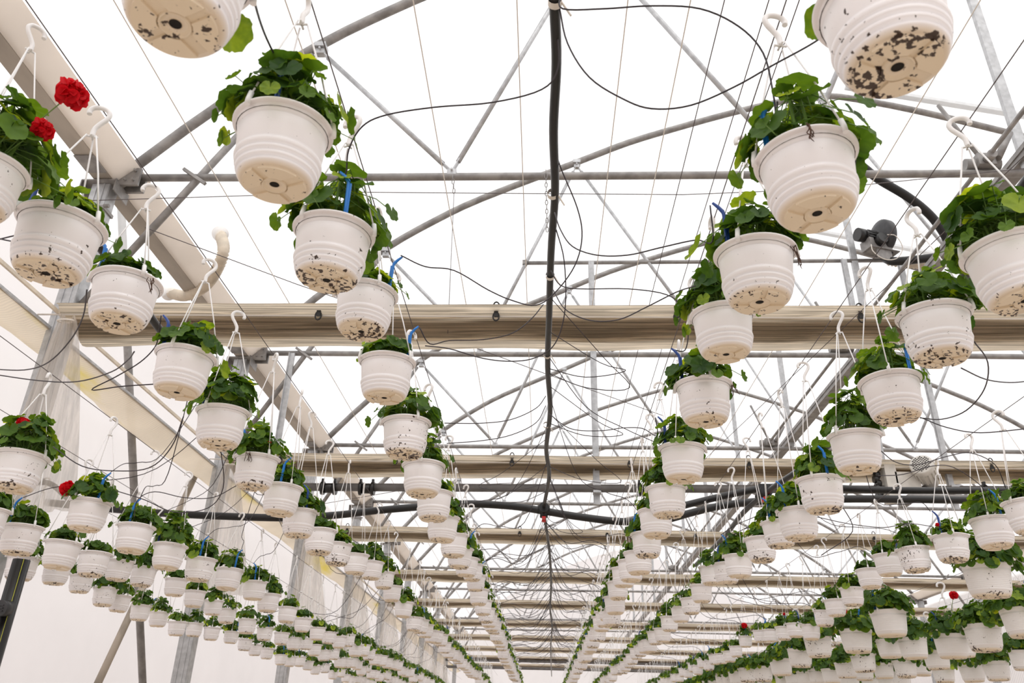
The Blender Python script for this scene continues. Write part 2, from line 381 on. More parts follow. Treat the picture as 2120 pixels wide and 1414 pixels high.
def column(x, k, y, side):
    lab = 'galvanised steel gutter column on the '+side+', '+ORD[k]+' one from the camera'
    t = thing('steel_column', lab, 'column', (x,y,FL), 0, 'steel columns along the '+side+' side')
    h = 4.74-FL
    m = MB()
    w, d, th = .17, .14, .012
    m.box((0,-d/2,h/2),(w,th,h)); m.box((0,d/2,h/2),(w,th,h)); m.box((-w/2,0,h/2),(th,d,h)); m.box((w/2,0,h/2),(th,d,h))
    for q in (-.035,.035): m.box((q,-d/2-.008,h/2),(.012,.012,h))
    build(m, 'post', 'galv_light', t)
    m = MB(); m.box((0,0,h+.01),(.34,.26,.014)); m.box((-.17,0,h-.05),(.012,.26,.12)); m.box((.17,0,h-.05),(.012,.26,.12))
    m.box((.22*(1 if x<0 else -1),-.05,h+.1),(.26,.03,.2)); m.box((.22*(1 if x<0 else -1),.07,h+.1),(.26,.03,.2))
    for bx in (.14,.22,.3):
        for bz in (.05,.16): m.tube([(bx*(1 if x<0 else -1),-.1,h+bz),(bx*(1 if x<0 else -1),-.05,h+bz)], .012, 6)
    build(m, 'head_bracket', 'galv', t)
    m = MB(); m.box((0,0,h-.28),(.21,.18,.035)); m.tube([(.11,-.1,h-.28),(.16,-.1,h-.28)], .02, 6); build(m, 'clamp_band', 'galv', t)
    return t
for k, y in enumerate(YP):
    column(XL, k, y, 'left'); column(XR, k, y, 'right')

def gutter(x, s, lab):
    t = thing('rain_gutter', lab, 'gutter', (x, (YNEAR+YEND)/2, 4.78))
    L_ = YEND-YNEAR
    m = MB(); prof = [(-.05,.17),(-.05,0),(.10,0),(.10,.05),(.115,.05),(.115,-.012),(-.065,-.012),(-.065,.17)]
    vs = [(s*a, yy, b) for yy in (-L_/2, L_/2) for a, b in prof]; n = len(prof)
    m.add(vs, [(i,(i+1)%n,n+(i+1)%n,n+i) for i in range(n)]); build(m, 'channel', 'gutter', t)
    m = MB(); m.add([(s*a,yy,b) for yy in (-L_/2,L_/2) for a, b in ((.118,.0),(.31,.19),(.32,.18),(.125,-.012))], [(0,1,5,4),(3,2,6,7),(0,4,7,3),(1,2,6,5)])
    build(m, 'film_rail', 'railfilm', t)
    for k in range(13):
        m = MB()
        yy = 2.2+4*k-(YNEAR+YEND)/2-.35
        if abs(yy) < L_/2-.3: m.box((s*.025,yy,-.02),(.19,.25,.01)); build(m, 'joint_plate', 'galv', t)
gutter(XL, 1, 'long steel rain gutter running away over the left columns')
gutter(XR, -1, 'long steel rain gutter running away over the right columns')
# ridge purlin and vent shaft
m = MB(); m.bar((4.58,YNEAR,5.06),(4.58,YEND,5.06),.15,.08); m.bar((4.50,YNEAR,5.11),(4.50,YEND,5.11),.015,.05)
one(m, 'long_purlin', 'galv', 'dark boxed steel purlin running away along the middle of the greenhouse', 'purlin', origin=(4.58,20,5.06))
t = thing('vent_shaft', 'thin steel drive shaft of the roof vents beside the long purlin', 'drive shaft', (4.16,20,5.0))
m = MB(); m.tube([(0,-24,0),(0,26,0)], .022, 8); build(m, 'shaft_tube', 'galv', t)
for k, y in enumerate(YP[:6]):
    m = MB(); yy = y-20; m.box((.0,yy,0),(.16,.2,.13)); m.tube([(-.16,yy,0),(.16,yy,0)],.06,10); m.tube([(0,yy-.2,-.02),(0,yy-.1,-.02)],.045,10)
    m.tube([(0,yy,.1),(-.25,yy,.75)],.02,6); m.tube([(.1,yy-.1,.0),(.28,yy-.1,.3)],.035,8)
    build(m, 'gearbox', 'galv' , t)

# side wall braces seen behind the left columns
def brace(a, b, r, mat, lab):
    m = MB(); m.tube([a, b], r, 10); return one(m, 'wall_brace', mat, lab, 'brace', origin=b)
brace(onX(-4.86,250,405), onX(-4.86,297,1450), .045, 'galv', 'dark grey steel tube brace leaning behind the left curtain strip')
brace(onX(-4.80,418,955), onX(-4.80,186,1450), .042, 'rust', 'weathered brownish tube brace slanting down between the first left columns')

# ------------------------------------------------------------------ shade curtains
def bundle(k, y):
    z = 3.17; x0, x1 = XL+.12, XR-.12
    t = thing('shade_curtain', 'gathered beige shade curtain bundle strung across, '+ORD[k]+' one from the camera', 'curtain', ((x0+x1)/2,y,z), 0, 'gathered shade curtains across the greenhouse')
    cx = (x0+x1)/2; nx = 120 if k < 3 else 50; rnd = random.Random(k+3)
    ph = [rnd.uniform(0,6.28) for _ in range(8)]
    def sheet(prof, name, mat, wob):
        m = MB(); n = len(prof)
        for i in range(nx+1):
            u = i/nx; x = x0+(x1-x0)*u-cx
            sag = .018*math.cos(2*PI*x/1.52+ph[0])+.012*math.sin(x*1.1+ph[1])
            for j, (a, b) in enumerate(prof):
                w1 = math.sin(x*2.1+j*1.9+ph[j % 8])*wob+math.sin(x*5.3+j*2.7+ph[(j+3) % 8])*wob*.5
                m.v.append(Vector((x, a+w1, b+sag*(j/n)+w1*.5))); m.tone.append(.5)
        for i in range(nx):
            for j in range(n-1): m.f.append([i*n+j,(i+1)*n+j,(i+1)*n+j+1,i*n+j+1]); m.m.append(0); m.smooth.append(True)
        return build(m, name, mat, t)
    # near edge fold and loose far fold are single layers; the middle is packed cloth, with unseen layers added above to block light
    up = [(-.345,.085),(-.335,.100),(-.31,.098),(-.285,.078),(-.255,.052),(-.22,.036)]
    belly = []
    for j in range(26):
        u = j/25; belly.append((-.24+.34*u, .035-.05*u+(.010 if j % 2 else -.004)))
    low = [(.04,.004),(.085,-.03),(.13,-.052),(.18,-.056),(.235,-.036),(.27,-.004)]
    sheet(up, 'near_fold', 'shade', .004); sheet(belly, 'packed_folds', 'shade', .004)
    sheet([(-.22,.075),(-.05,.055),(.05,.05),(.07,.02)], 'inner_blocking_folds', 'shade', .008)
    sheet([(-.20,.115),(-.05,.10),(.06,.09)], 'top_blocking_fold', 'shade', .01)
    sheet([(-.19,.06),(-.10,.035),(0,.03),(.05,.03)], 'inner_blocking_folds', 'shade', .006)
    sheet([(-.20,.095),(-.10,.078),(.02,.075),(.06,.06)], 'inner_blocking_folds', 'shade', .006)
    sheet(low, 'far_fold', 'shade', .006)
    m = MB(); m.tube([(x0-cx-.2,-.25,.030),(x1-cx,-.25,.030)], .008, 6); build(m, 'support_wire', 'twine', t)
    if k < 3:
        nclip = 12
        for i in range(nclip):
            x = x0+.75+i*1.52-cx
            m = MB()
            for zz in (.02,.12):
                if zz > .1 and i % 2: continue
                m.tube([Vector((x+.026*math.cos(a),-.27,zz+.040*math.sin(a))) for a in [2*PI*q/12 for q in range(13)]], .007, 5, cap=False)
            m.box((x,-.265,.045),(.035,.02,.05)); build(m, 'curtain_clip', 'black', t)
for k, y in enumerate(YP): bundle(k, y)

# long side strip of cloth along the left, at the level of the bundles
t = thing('side_shade', 'long beige shade cloth strip with yellow stains running along the left wall', 'shade cloth', (-4.58,20,3.12))
m = MB(); ny = 160
for j in range(ny+1):
    y = 2.0+44*j/ny
    s = .05*math.sin(y*1.57+.6)+.03*math.sin(y*.83)
    for q, (a, b) in enumerate(((.20,.03),(.09,-.03-s*.3),(-.06,-.06-s*.5),(-.20-s,-.02),(-.27-s*1.6,.05))):
        m.v.append(Vector((a, y-20, b+.006*math.sin(y*7+q)))); m.tone.append(.5)
for j in range(ny):
    for q in range(4): m.f.append([j*5+q,j*5+q+1,(j+1)*5+q+1,(j+1)*5+q]); m.m.append(0); m.smooth.append(True)
build(m, 'cloth_strip', 'strip', t)
m = MB(); m.bar((.20,-18,.04),(.20,26,.04),.03,.02); build(m, 'edge_rail', 'galv_light', t)
m = MB(); m.bar((.36,-18,.10),(.36,26,.10),.022,.03); build(m, 'guide_profile', 'cream', t)

def drape(k, y):
    z1, z0 = 3.16, 1.48
    t = thing('curtain_drape', 'sheer gathered drape hanging down at the '+ORD[k]+' left column', 'drape', (-4.08,y-.3,z0), 0, 'gathered drapes hanging at the left columns')
    m = MB(); nu, nv = 96, 24; rnd = random.Random(k*5+1); p0 = rnd.uniform(0,6)
    for j in range(nv+1):
        v = j/nv; z = z1+(z0-z1)*v-z0; w_ = min(1,v*1.15)**.75
        xa = -.08-.12*w_; xb = .05+.40*w_
        for i in range(nu+1):
            u = i/nu; amp = .006+.010*v
            m.v.append(Vector((xa+(xb-xa)*u, amp*math.sin(u*70+p0)+.02*math.sin(u*11+v*3), z+.03*math.cos(u*5)+.012*math.sin(u*31)*v))); m.tone.append(.5)
    for j in range(nv):
        for i in range(nu): a = j*(nu+1)+i; m.f.append([a,a+1,a+nu+2,a+nu+1]); m.m.append(0); m.smooth.append(True)
    build(m, 'cloth', 'drape', t)
    m = MB(); m.tube([Vector((-.015+.075*math.cos(a),.03*math.sin(a),z1-z0-.05)) for a in [2*PI*q/16 for q in range(17)]], .008, 5, cap=False); build(m, 'tie_cord', 'twine', t)
for k, y in enumerate(YP[:8]): drape(k, y)

# ------------------------------------------------------------------ curtain drive shaft under the second bundle, its straps and motor
YS = YP[1]-.12; ZS = 2.93
t = thing('curtain_shaft', 'grey horizontal drive pipe with black couplings below the second curtain bundle', 'drive shaft', (4.5,YS,ZS))
m = MB(); m.tube([(-8.3,0,-.06),(9,0,.10)], .052, 16); build(m, 'pipe', 'greyplas', t)
for x in (-7.05,-3.25,1.1,4.9,8.2):
    for q in ((-.33,.16),(.17,.16)) if x == -7.05 else ((-.02,.38),):
        m = MB(); a = x+q[0]; m.tube([(a,0,.0+x*.009),(a+q[1],0,.0+x*.009)], .064, 16)
        for b in (a, a+q[1]): m.tube([(b-.02,0,x*.009),(b+.02,0,x*.009)], .088, 16); m.box((b,-.03,.09+x*.009),(.03,.04,.05))
        build(m, 'coupling', 'black', t)
for px_, zt, zb, dn in ((-3.6,4.85,2.85,'left part of the second truss'),(.69,6.4,2.72,'collar bar just right of the centre pipe'),(4.41,6.45,2.8,'collar bar left of the curtain motor'),(5.22,6.45,2.72,'collar bar right of the curtain motor')):
    m = MB(); m.bar((px_,YS+.08,zb),(px_,YS+.08,zt),.085,.03,(0,1,0)); m.bar((px_-.03,YS+.055,zb),(px_-.03,YS+.055,zt),.012,.03,(0,1,0))
    m.box((px_,YS+.03,ZS+.0),(.1,.14,.16))
    one(m, 'hanger_strap', 'galv_light', 'flat zinc hanger strap dropping from the '+dn, 'strap', 'zinc straps holding the drive shaft', origin=(px_,YS,zb))
mp = Vector((4.82,YS-.16,3.12))
t = thing('curtain_motor', 'cream gear motor with round fan grille on the drive shaft at right', 'motor', mp)
R = Matrix.Rotation(math.radians(62),3,'X') @ Matrix.Rotation(math.radians(28),3,'Y')
R = Matrix.Rotation(math.radians(-35),3,'Z') @ Matrix.Rotation(math.radians(70),3,'X')
m = MB(); m.lathe([(.0,-.28),(.075,-.28),(.1,-.22),(.1,-.1),(.12,-.08),(.13,-.06),(.13,.14),(.12,.15)], 24, mat=R)
for q in range(16):
    a = 2*PI*q/16; m.bar(R@Vector((.135*math.cos(a),.135*math.sin(a),-.06)), R@Vector((.135*math.cos(a),.135*math.sin(a),.12)), .012,.02)
build(m, 'housing', 'motor', t)
m = MB(); m.lathe([(.14,.12),(.14,.19),(.125,.2),(.05,.205),(.0,.205)], 28, mat=R); build(m, 'fan_cover', 'motor', t)
m = MB()
for i in range(-6,7):
    for j in range(-6,7):
        if i*i+j*j < 38 and (i+j) % 2 == 0:
            m.box(R@Vector((i*.018,j*.018,.207)), (.014,.014,.004), R)
build(m, 'fan_grille', 'hole', t)
m = MB(); m.box((-.42,.12,-.10),(.14,.2,.5)); m.box((-.22,.1,-.08),(.3,.16,.2)); build(m, 'gearbox', 'motor', t)
m = MB(); m.box((.05,.05,-.31),(.72,.28,.02)); m.box((-.28,.12,-.35),(.08,.2,.09)); m.box((.30,.12,-.28),(.02,.26,.09)); build(m, 'mounting_plate', 'galv', t)
m = MB()
for q in range(10): m.tube([Vector((-.62+.02*(q%2),.1,-.28+q*.055)), Vector((-.56+.02*(q%2),.1,-.28+q*.055))], .05, 8)
build(m, 'chain', 'black', t)

# ------------------------------------------------------------------ air blower on the collar bar, its hoses
fp = onY(10.05,1820,520)
t = thing('air_blower', 'black centrifugal air blower standing on the collar bar at upper right', 'blower', (fp.x+.03,fp.y,6.50), math.radians(18)); t.scale = (.74,.74,.80)
RX = Matrix.Rotation(PI/2,3,'Y')
m = MB(); m.lathe([(.0,.0),(.20,.0),(.30,.03),(.335,.06),(.335,.17),(.30,.2),(.2,.23),(.10,.235),(.0,.235)], 36, c=(.0,0,.36), mat=RX)
m.box((.11,.0,.06),(.15,.2,.2)); build(m, 'scroll_housing', 'darkgrey', t)
m = MB(); m.tube([(-.46,0,.30),(-.05,0,.30)], .12, 20)
for q in range(14):
    a = 2*PI*q/14; m.bar((-.30,.12*math.cos(a),.30+.12*math.sin(a)),(-.08,.12*math.cos(a),.30+.12*math.sin(a)),.02,.02)
m.tube([(-.50,0,.30),(-.34,0,.30)], .128, 20); build(m, 'motor', 'black', t)
m = MB(); m.tube([(-.13,-.12,.14),(-.13,-.26,.16)], .11, 18); build(m, 'filter_cap', 'black', t)
m = MB(); m.box((-.05,-.12,.07),(.42,.03,.17)); m.box((-.30,.0,.10),(.10,.28,.20)); m.box((.0,.0,-.005),(.62,.32,.015)); m.box((-.05,-.12,-.1),(.34,.015,.22)); build(m, 'base_bracket', 'galv', t)
m = MB(); m.tube(smooth_path([(-.06,-.3,.2),(.1,-.34,.18),(.2,-.34,-.05),(.05,-.3,-.28),(-.2,-.25,-.32),(-.4,-.22,-.18),(-.38,-.18,0)],6), .009, 6); build(m, 'power_cable', 'twine', t)
def hose(pts, r, name, mat, lab, ring=None, cat='hose', label_parts=None):
    p = smooth_path(pts, 8); rs = r
    if ring:
        q = []; 
        L_ = sum((p[i+1]-p[i]).length for i in range(len(p)-1)); nseg = int(L_/ring)*2
        # resample evenly
        acc = [0]
        for i in range(len(p)-1): acc.append(acc[-1]+(p[i+1]-p[i]).length)
        q = []; k = 0
        for i in range(nseg+1):
            s = L_*i/nseg
            while k < len(p)-2 and acc[k+1] < s: k += 1
            f = (s-acc[k])/max(1e-6, acc[k+1]-acc[k]); q.append(p[k].lerp(p[k+1], f))
        p = q; rs = [r*(1.0 if i % 2 else .78) for i in range(len(p))]
    m = MB(); m.tube(p, rs, 14); return p, m
p, m = hose([onY(9.0,1725,318),onY(9.1,1775,338),onY(9.2,1820,372),onY(9.3,1880,408),onY(9.4,1925,445),onY(9.5,1955,485),onY(9.6,1963,512),onY(9.7,1945,530),onY(9.85,1900,537),onY(10.0,1850,541),onY(10.1,1833,536)], .062, 'h', 'k', 'l')
one(m, 'air_hose', 'black', 'thick black air hose curving down to the blower at upper right', 'hose', origin=p[-1])
p, m = hose([onY(10.35,1838,540),onY(10.35,1880,546),onY(10.35,1930,545),onY(10.35,1985,532),onY(10.35,2040,528)], .075, 'h', 'c', 'l', .05)
one(m, 'cream_air_hose', 'cream', 'cream ribbed air hose running right from under the blower', 'hose', origin=p[0])
# transfer hose between the film layers at upper left
a0 = onX(-3.98,360,607); b0 = onX(-3.3,455,487)
pts = [onX(-4.70,350,606), onX(-4.38,385,612), onX(-4.08,425,592), onX(-3.80,452,552), onX(-3.72,463,515), onX(-3.94,456,484)]
t = thing('transfer_hose', 'cream ribbed air hose looping from wall film to roof film at upper left', 'hose', pts[0])
p, m = hose(pts, .07, 'h', 'c', 'l', .045)
for v in m.v: v -= pts[0]
build(m, 'ribbed_hose', 'cream', t)
for q, dr in ((pts[0], (pts[0]-pts[1]).normalized()), (pts[-1], (pts[-1]-pts[-2]).normalized())):
    m = MB(); c = q-pts[0]; m.tube([c-dr*.06, c-dr*.02, c, c+dr*.02], [.07,.075,.10,.10], 20)
    build(m, 'flange', 'hookplas', t)

# ------------------------------------------------------------------ irrigation mains
def pipe(pts, r, name, mat, lab, cat='pipe', sub=6, nn=12, group=None):
    m = MB(); m.tube(smooth_path(pts, sub), r, nn); return one(m, name, mat, lab, cat, group, origin=pts[0])
ZM = 2.06
CP = [(1148,-420),(1148,-160),(1148,0),(1152,130),(1146,270),(1149,400),(1141,520),(1137,650),(1134,760),(1139,850),(1131,930),(1137,985),(1126,1048)]
CPW = [onZ(ZM,*q) for q in CP]
t = thing('centre_pipe', 'black irrigation pipe running straight away overhead through the middle', 'pipe', CPW[0])
m = MB(); m.tube([v-CPW[0] for v in smooth_path(CPW, 6)], .0175, 12); build(m, 'pipe_length', 'black', t)
for px, py in ((1149,4),(1144,402),(1139,571),(1133,735),(1131,880)):
    c = onZ(ZM,px,py)-CPW[0]; m = MB(); m.tube([c+Vector((0,-.012,0)),c+Vector((0,.012,0))], .022, 12, cap=False); m.bar(c+Vector((.02,0,0)), c+Vector((.05,.01,-.05)), .006,.004); build(m, 'cable_tie', 'twine', t)
CF = [(1126,1062),(1134,1115),(1139,1160),(1141,1215),(1139,1262),(1143,1300),(1140,1342),(1141,1375),(1142,1400)]
CFW = [onZ(ZM,*q) for q in CF]
pipe(CFW, .0165, 'feed_pipe', 'black', 'thinner wavy black feed pipe continuing from the red valve into the distance')
va = onZ(ZM,1126,1055)
t = thing('valve', 'black valve with red handle where the centre pipe meets the cross pipe', 'valve', va)
m = MB(); m.tube([(0,-.1,0),(0,.1,0)], .05, 16); m.tube([(0,0,-.02),(0,0,-.08)], .04, 12); m.tube([(-.06,0,0),(.06,0,0)], .045, 12); build(m, 'body', 'black', t)
m = MB(); m.box((0,-.02,-.1),(.035,.14,.02)); m.tube([(0,.02,-.09),(0,.02,-.12)], .02, 10); build(m, 'handle', 'red', t)
YX = va.y
XP = [(95,1040),(200,1051),(330,1062),(470,1069),(600,1072),(700,1066),(780,1057),(860,1050),(960,1043),(1060,1048),(1126,1058),(1200,1070),(1290,1080),(1370,1077),(1430,1062),(1500,1046),(1600,1036),(1760,1033),(1900,1034),(2150,1038),(2400,1042)]
pipe([onY(YX,*q) for q in XP], .037, 'cross_pipe', 'black', 'thick black cross pipe sagging across the greenhouse below the valve', nn=16)
pipe([onY(YX+.15,*q) for q in ((1360,1062),(1430,1043),(1520,1022),(1600,1008),(1690,1008),(1800,1014),(1950,1016),(2150,1016),(2400,1018))], .035, 'cross_pipe', 'black', 'upper black cross pipe at right, parallel to the sagging one', nn=16)
PLW = [onZ(2.02,30,275),onZ(2.02,93,360),onZ(2.02,153,440),onZ(2.02,232,545),onZ(2.02,340,695),onZ(2.02,420,800),onZ(2.02,500,905),onZ(2.02,600,1030),onZ(2.02,660,1085),onZ(2.02,720,1130)]
pipe(PLW, .022, 'left_main_pipe', 'black', 'black irrigation pipe running away above the outer left pots')
PRW = [onZ(1.98,2200,290),onZ(1.98,2120,385),onZ(1.98,1985,590),onZ(1.98,1895,720),onZ(1.98,1850,775),onZ(1.98,1760,880),onZ(1.98,1660,968),onZ(1.98,1600,1010),onZ(1.98,1540,1060),onZ(1.98,1500,1110),onZ(1.98,1440,1170)]
pipe(PRW, .024, 'right_main_pipe', 'black', 'black irrigation pipe running away between the two right pot rows')
t = thing('valve', 'black valve with red handle on the right irrigation pipe', 'valve', onZ(2.0,1581,1022))
m = MB(); m.tube([(0,-.12,0),(0,.1,0)], .055, 14); m.box((0,-.02,.02),(.1,.1,.1)); build(m, 'body', 'black', t)
m = MB(); m.box((0.0,-.06,-.07),(.06,.10,.03)); build(m, 'handle', 'red', t)
# riser at the first left column
a = onY(6.0,43,1185); b = onY(6.0,-12,1430)
t = thing('riser_pipe', 'black riser pipe with thin yellow line in front of the first left column', 'pipe', (a.x-.02,6.0,FL))
zt = 1.12
m = MB(); m.tube([(.0,0,0),(.0,0,zt-FL)], .06, 18); build(m, 'pipe_length', 'black', t)
m = MB(); m.tube([(.043,-.043,0),(.043,-.043,zt-FL)], .0018, 5); build(m, 'stripe', 'yellow', t)
cz = onY(5.9,30,1258).z
m = MB(); m.tube([(.03,-.05,cz-FL),(.03,-.14,cz-FL-.01)], .056, 20); 
for q in (-.02,0,.02): m.box((.03,-.145,cz-FL+q-.01),(.06,.012,.007))
build(m, 'end_cap', 'darkgrey', t)
pipe([onY(6.0,60,1000)+Vector((0,0,0)), onY(6.1,105,1002), onY(6.2,150,1040), onY(6.5,180,1050)], .022, 'black_elbow_pipe', 'black', 'short black pipe dropping to the cross pipe behind the red-flowered left pot')

for y_, lab in ((1371,'upper thin dark pipe crossing at the far end of the greenhouse'),(1386,'lower thin dark pipe crossing at the far end of the greenhouse')):
    m = MB(); zz_ = onY(38.1,1190,y_).z; m.tube([(XL,38.1,zz_),(XR,38.1,zz_)], .06, 8); one(m, 'far_pipe', 'greyplas', lab, 'pipe', origin=onY(37.0,1190,y_))

# ------------------------------------------------------------------ overhead wires
def wire(pts, r, mat, lab, group=None):
    m = MB(); m.tube(pts, r, 5); return one(m, 'overhead_wire', mat, lab, 'wire', group, origin=pts[0])
ROWX = {'L0':-1.56,'L1':-.70,'R1':.70,'R2':1.46,'LL1':-2.80,'LL2':-3.45,'LL3':-4.05,'R3':2.9,'RB1':3.36,'RB2':4.25,'RB3':5.05,'RB4':6.1}
TENS = {2:'twent',3:'thirt',4:'fort',5:'fift',6:'sixt'}
while len(ORD) < 69:
    n_ = len(ORD)+1; ORD.append(TENS[n_//10]+('ieth' if n_ % 10 == 0 else 'y-'+ORD[n_ % 10-1]))
ROWN = {'L0':'outer left row','L1':'inner left row','R1':'inner right row','R2':'outer right row','LL1':'third row left','LL2':'fourth row left','LL3':'fifth row left','R3':'third row right',
        'RB1':'first row of ribbed pots','RB2':'second row of ribbed pots','RB3':'third row of ribbed pots','RB4':'fourth row of ribbed pots'}
HOOKZ = {k:1.955 for k in ROWX}; HOOKZ.update({'LL1':1.80,'LL2':1.80,'LL3':1.80,'R3':1.93,'RB1':1.62,'RB2':1.62,'RB3':1.62,'RB4':1.62})
for k in ROWX:
    wire([(ROWX[k],.3,HOOKZ[k]-.008),(ROWX[k],30,HOOKZ[k]-.008)], .0022, 'wire', 'thin dark wire carrying the pot hooks of the '+ROWN[k])
for i, (px, lab) in enumerate(((855,'left of the centre pipe'),(1070,'just left of the centre pipe'),(1300,'right of the centre pipe'),(235,'far left near the gutter'),(590,'above the inner left pots'),(2030,'far right'),(1430,'above the inner right pots'))):
    p = onZ(3.36,px,0)
    wire([(p.x,p.y-1,3.36),(p.x,44,3.36)], .0035, 'twine', 'pale twine running away overhead, '+lab)
for px, lab in ((1500,'left of the inner right pots'),(1592,'behind the hook of the second inner right pot'),(1655,'right of the inner right pot hooks')):
    p = onZ(3.40,px,0)
    wire([(p.x,p.y-1,3.40),(p.x,44,3.40)], .003, 'wire', 'dark wire running away overhead, '+lab)
wire([onY(5.9,-40,424),onY(5.9,193,415),onY(5.9,740,398),onY(5.9,1414,403),onY(5.9,1567,397),onY(5.9,1767,385),onY(5.9,2160,345)], .004, 'wire', 'thin dark wire stretched across just below the first truss tie')
wire([onZ(3.9,300,471),onZ(3.75,613,588),onZ(3.6,824,661),onZ(3.5,1130,774),onZ(3.5,1374,861)], .004, 'wire', 'dark diagonal wire crossing from the first left column towards the right')
wire([onY(7.6,560,1062),onY(7.6,860,1010),onY(7.6,1060,1000)], .003, 'wire', 'thin wire crossing above the sagging cross pipe at left')
wire([(2.9,2.2,3.0),(1.9,9.5,3.05)], .003, 'wire', 'dark wire slanting away above the outer right pots')
def chain(px, y0, y1, Y, lab):
    a = onY(Y,px,y0); b = onY(Y,px+3,y1); n = int((a-b).length/.05); m = MB()
    for i in range(n):
        c = a.lerp(b,(i+.5)/n); vv = []
        for q in range(9):
            an = 2*PI*q/8; o = .012*math.cos(an); h = .03*math.sin(an)
            vv.append(c+(Vector((o,0,h)) if i % 2 else Vector((0,o,h))))
        m.tube(vv, .004, 4, cap=False)
    o = one(m, 'hanging_chain', 'galv', lab, 'chain', origin=a)
    if px < 1000: m = MB(); m.tube([b-a, onY(Y,927,690)-a], .003, 5); build(m, 'cord', 'wire', o)
chain(1130,352,480,6.15,'small steel chain hanging from the first truss tie beside the centre pipe')
chain(937,362,400,6.15,'short steel chain hanging below the web joint of the first truss tie')


# ------------------------------------------------------------------ the hanging pots
def pot_mesh(kind):
    m = MB(); n = 48
    if kind == 'plain':
        prof = [(.0775,.009),(.0835,.0085),(.0880,.0105),(.0925,.017),(.0952,.022),(.0925,.0245),(.0990,.031),(.1008,.038),(.0976,.0405),(.1034,.047),(.1052,.054),(.1016,.0565),(.1066,.062),(.1085,.069),(.1078,.075),(.1034,.0785),
                (.1050,.082),(.1085,.120),(.1108,.1450),(.1092,.1475),(.1125,.1505),(.1135,.160),(.1145,.1665),(.1190,.1690),(.1245,.1695),(.1270,.1715),(.1272,.1750),(.1250,.1775),(.1205,.1770),(.1180,.1730),(.113,.155)]
    else:
        prof = [(.083,.001),(.087,.0),(.095,.008),(.099,.018),(.1005,.0190),(.104,.032),(.1055,.0330)]
        z = .036; r = .1065
        for i in range(11): prof += [(r,z),(r+.0012,z+.006),(r-.0002,z+.0085)]; z += .0095; r += .0011
        prof += [(.1195,.146),(.1180,.1475),(.1215,.150),(.1222,.168),(.1258,.1705),(.1268,.1735),(.1262,.177),(.1225,.1765),(.115,.155)]
    m.lathe(prof, n)
    # base: thick foot plate cut in four by a cross of channels, bright arcs above it, drain bowl in the middle
    Rp = .0775 if kind == 'plain' else .082; zt_ = .009 if kind == 'plain' else .004
    m.lathe([(Rp+.001,zt_),(Rp-.002,.0062),(.030,.0062)], n)
    for q in range(4):
        wa, wb = (.0145,.009) if q % 2 else (.009,.0145); a0 = math.asin(wb/Rp); a1 = PI/2-math.asin(wa/Rp); r0 = .033
        b0 = math.asin(min(.99,wb/r0)); b1 = PI/2-math.asin(min(.99,wa/r0)); pl = []
        for i in range(13): a = a0+(a1-a0)*i/12; pl.append((Rp*math.cos(a), Rp*math.sin(a)))
        for i in range(7): a = b1+(b0-b1)*i/6; pl.append((r0*math.cos(a), r0*math.sin(a)))
        R2 = Matrix.Rotation(q*PI/2+.2, 3, 'Z'); k_ = len(pl)
        lo = [R2 @ Vector((x,y,0)) for x, y in pl]; hi = [v+Vector((0,0,zt_+.001)) for v in lo]
        m.add(lo+hi, [list(range(k_))[::-1]]+[(i,(i+1)%k_,k_+(i+1)%k_,k_+i) for i in range(k_)])
    m.lathe([(.031,.0062),(.0300,.0005),(.0275,.0003),(.0262,.0030),(.021,.0075),(.0135,.0085),(.0120,.006)], 28)
    m.cm = 1; m.disc(.0128,.0075,20); m.cm = 2
    m.lathe([(.116,.158),(.07,.164),(.0001,.168)], 32)
    return m.mesh('pot', ['pot' if kind == 'plain' else 'pot2','hole','soil'])
def hanger_meshes(h):     # h: height of the hook's crown above the foot of the pot
    rim = .172; neck = h-.118; m = MB()
    pts = [(0,0,neck),(0,.001,neck+.030),(.012,0,neck+.055),(.026,0,neck+.078),(.030,0,neck+.097),(.020,0,neck+.113),(0,0,neck+.118),(-.020,0,neck+.112),(-.029,0,neck+.097),(-.027,0,neck+.084)]
    m.tube(smooth_path(pts,5), .0080, 8)
    m.tube([(-.018,0,neck),(.018,0,neck)], .0035, 6)
    m.tube([(0,-.016,neck),(0,.016,neck)], .0035, 6)
    hook = m.mesh('hook', ['hookplas'])
    m = MB()
    for q in range(3):
        a = 2*PI*q/3+.4; ca, sa = math.cos(a), math.sin(a)
        top = Vector((.016*ca,.016*sa,neck)); bot = Vector((.1225*ca,.1225*sa,rim+.022))
        m.tube([top, top.lerp(bot,.5)+Vector((ca,sa,0))*.004, bot], .0028, 5)
        m.tube([bot+Vector((0,0,.008)), Vector((.1275*ca,.1275*sa,rim+.006)), Vector((.1285*ca,.1285*sa,rim-.012))], .0075, 6)
    return hook, m.mesh('hanger_strings', ['hookplas'])
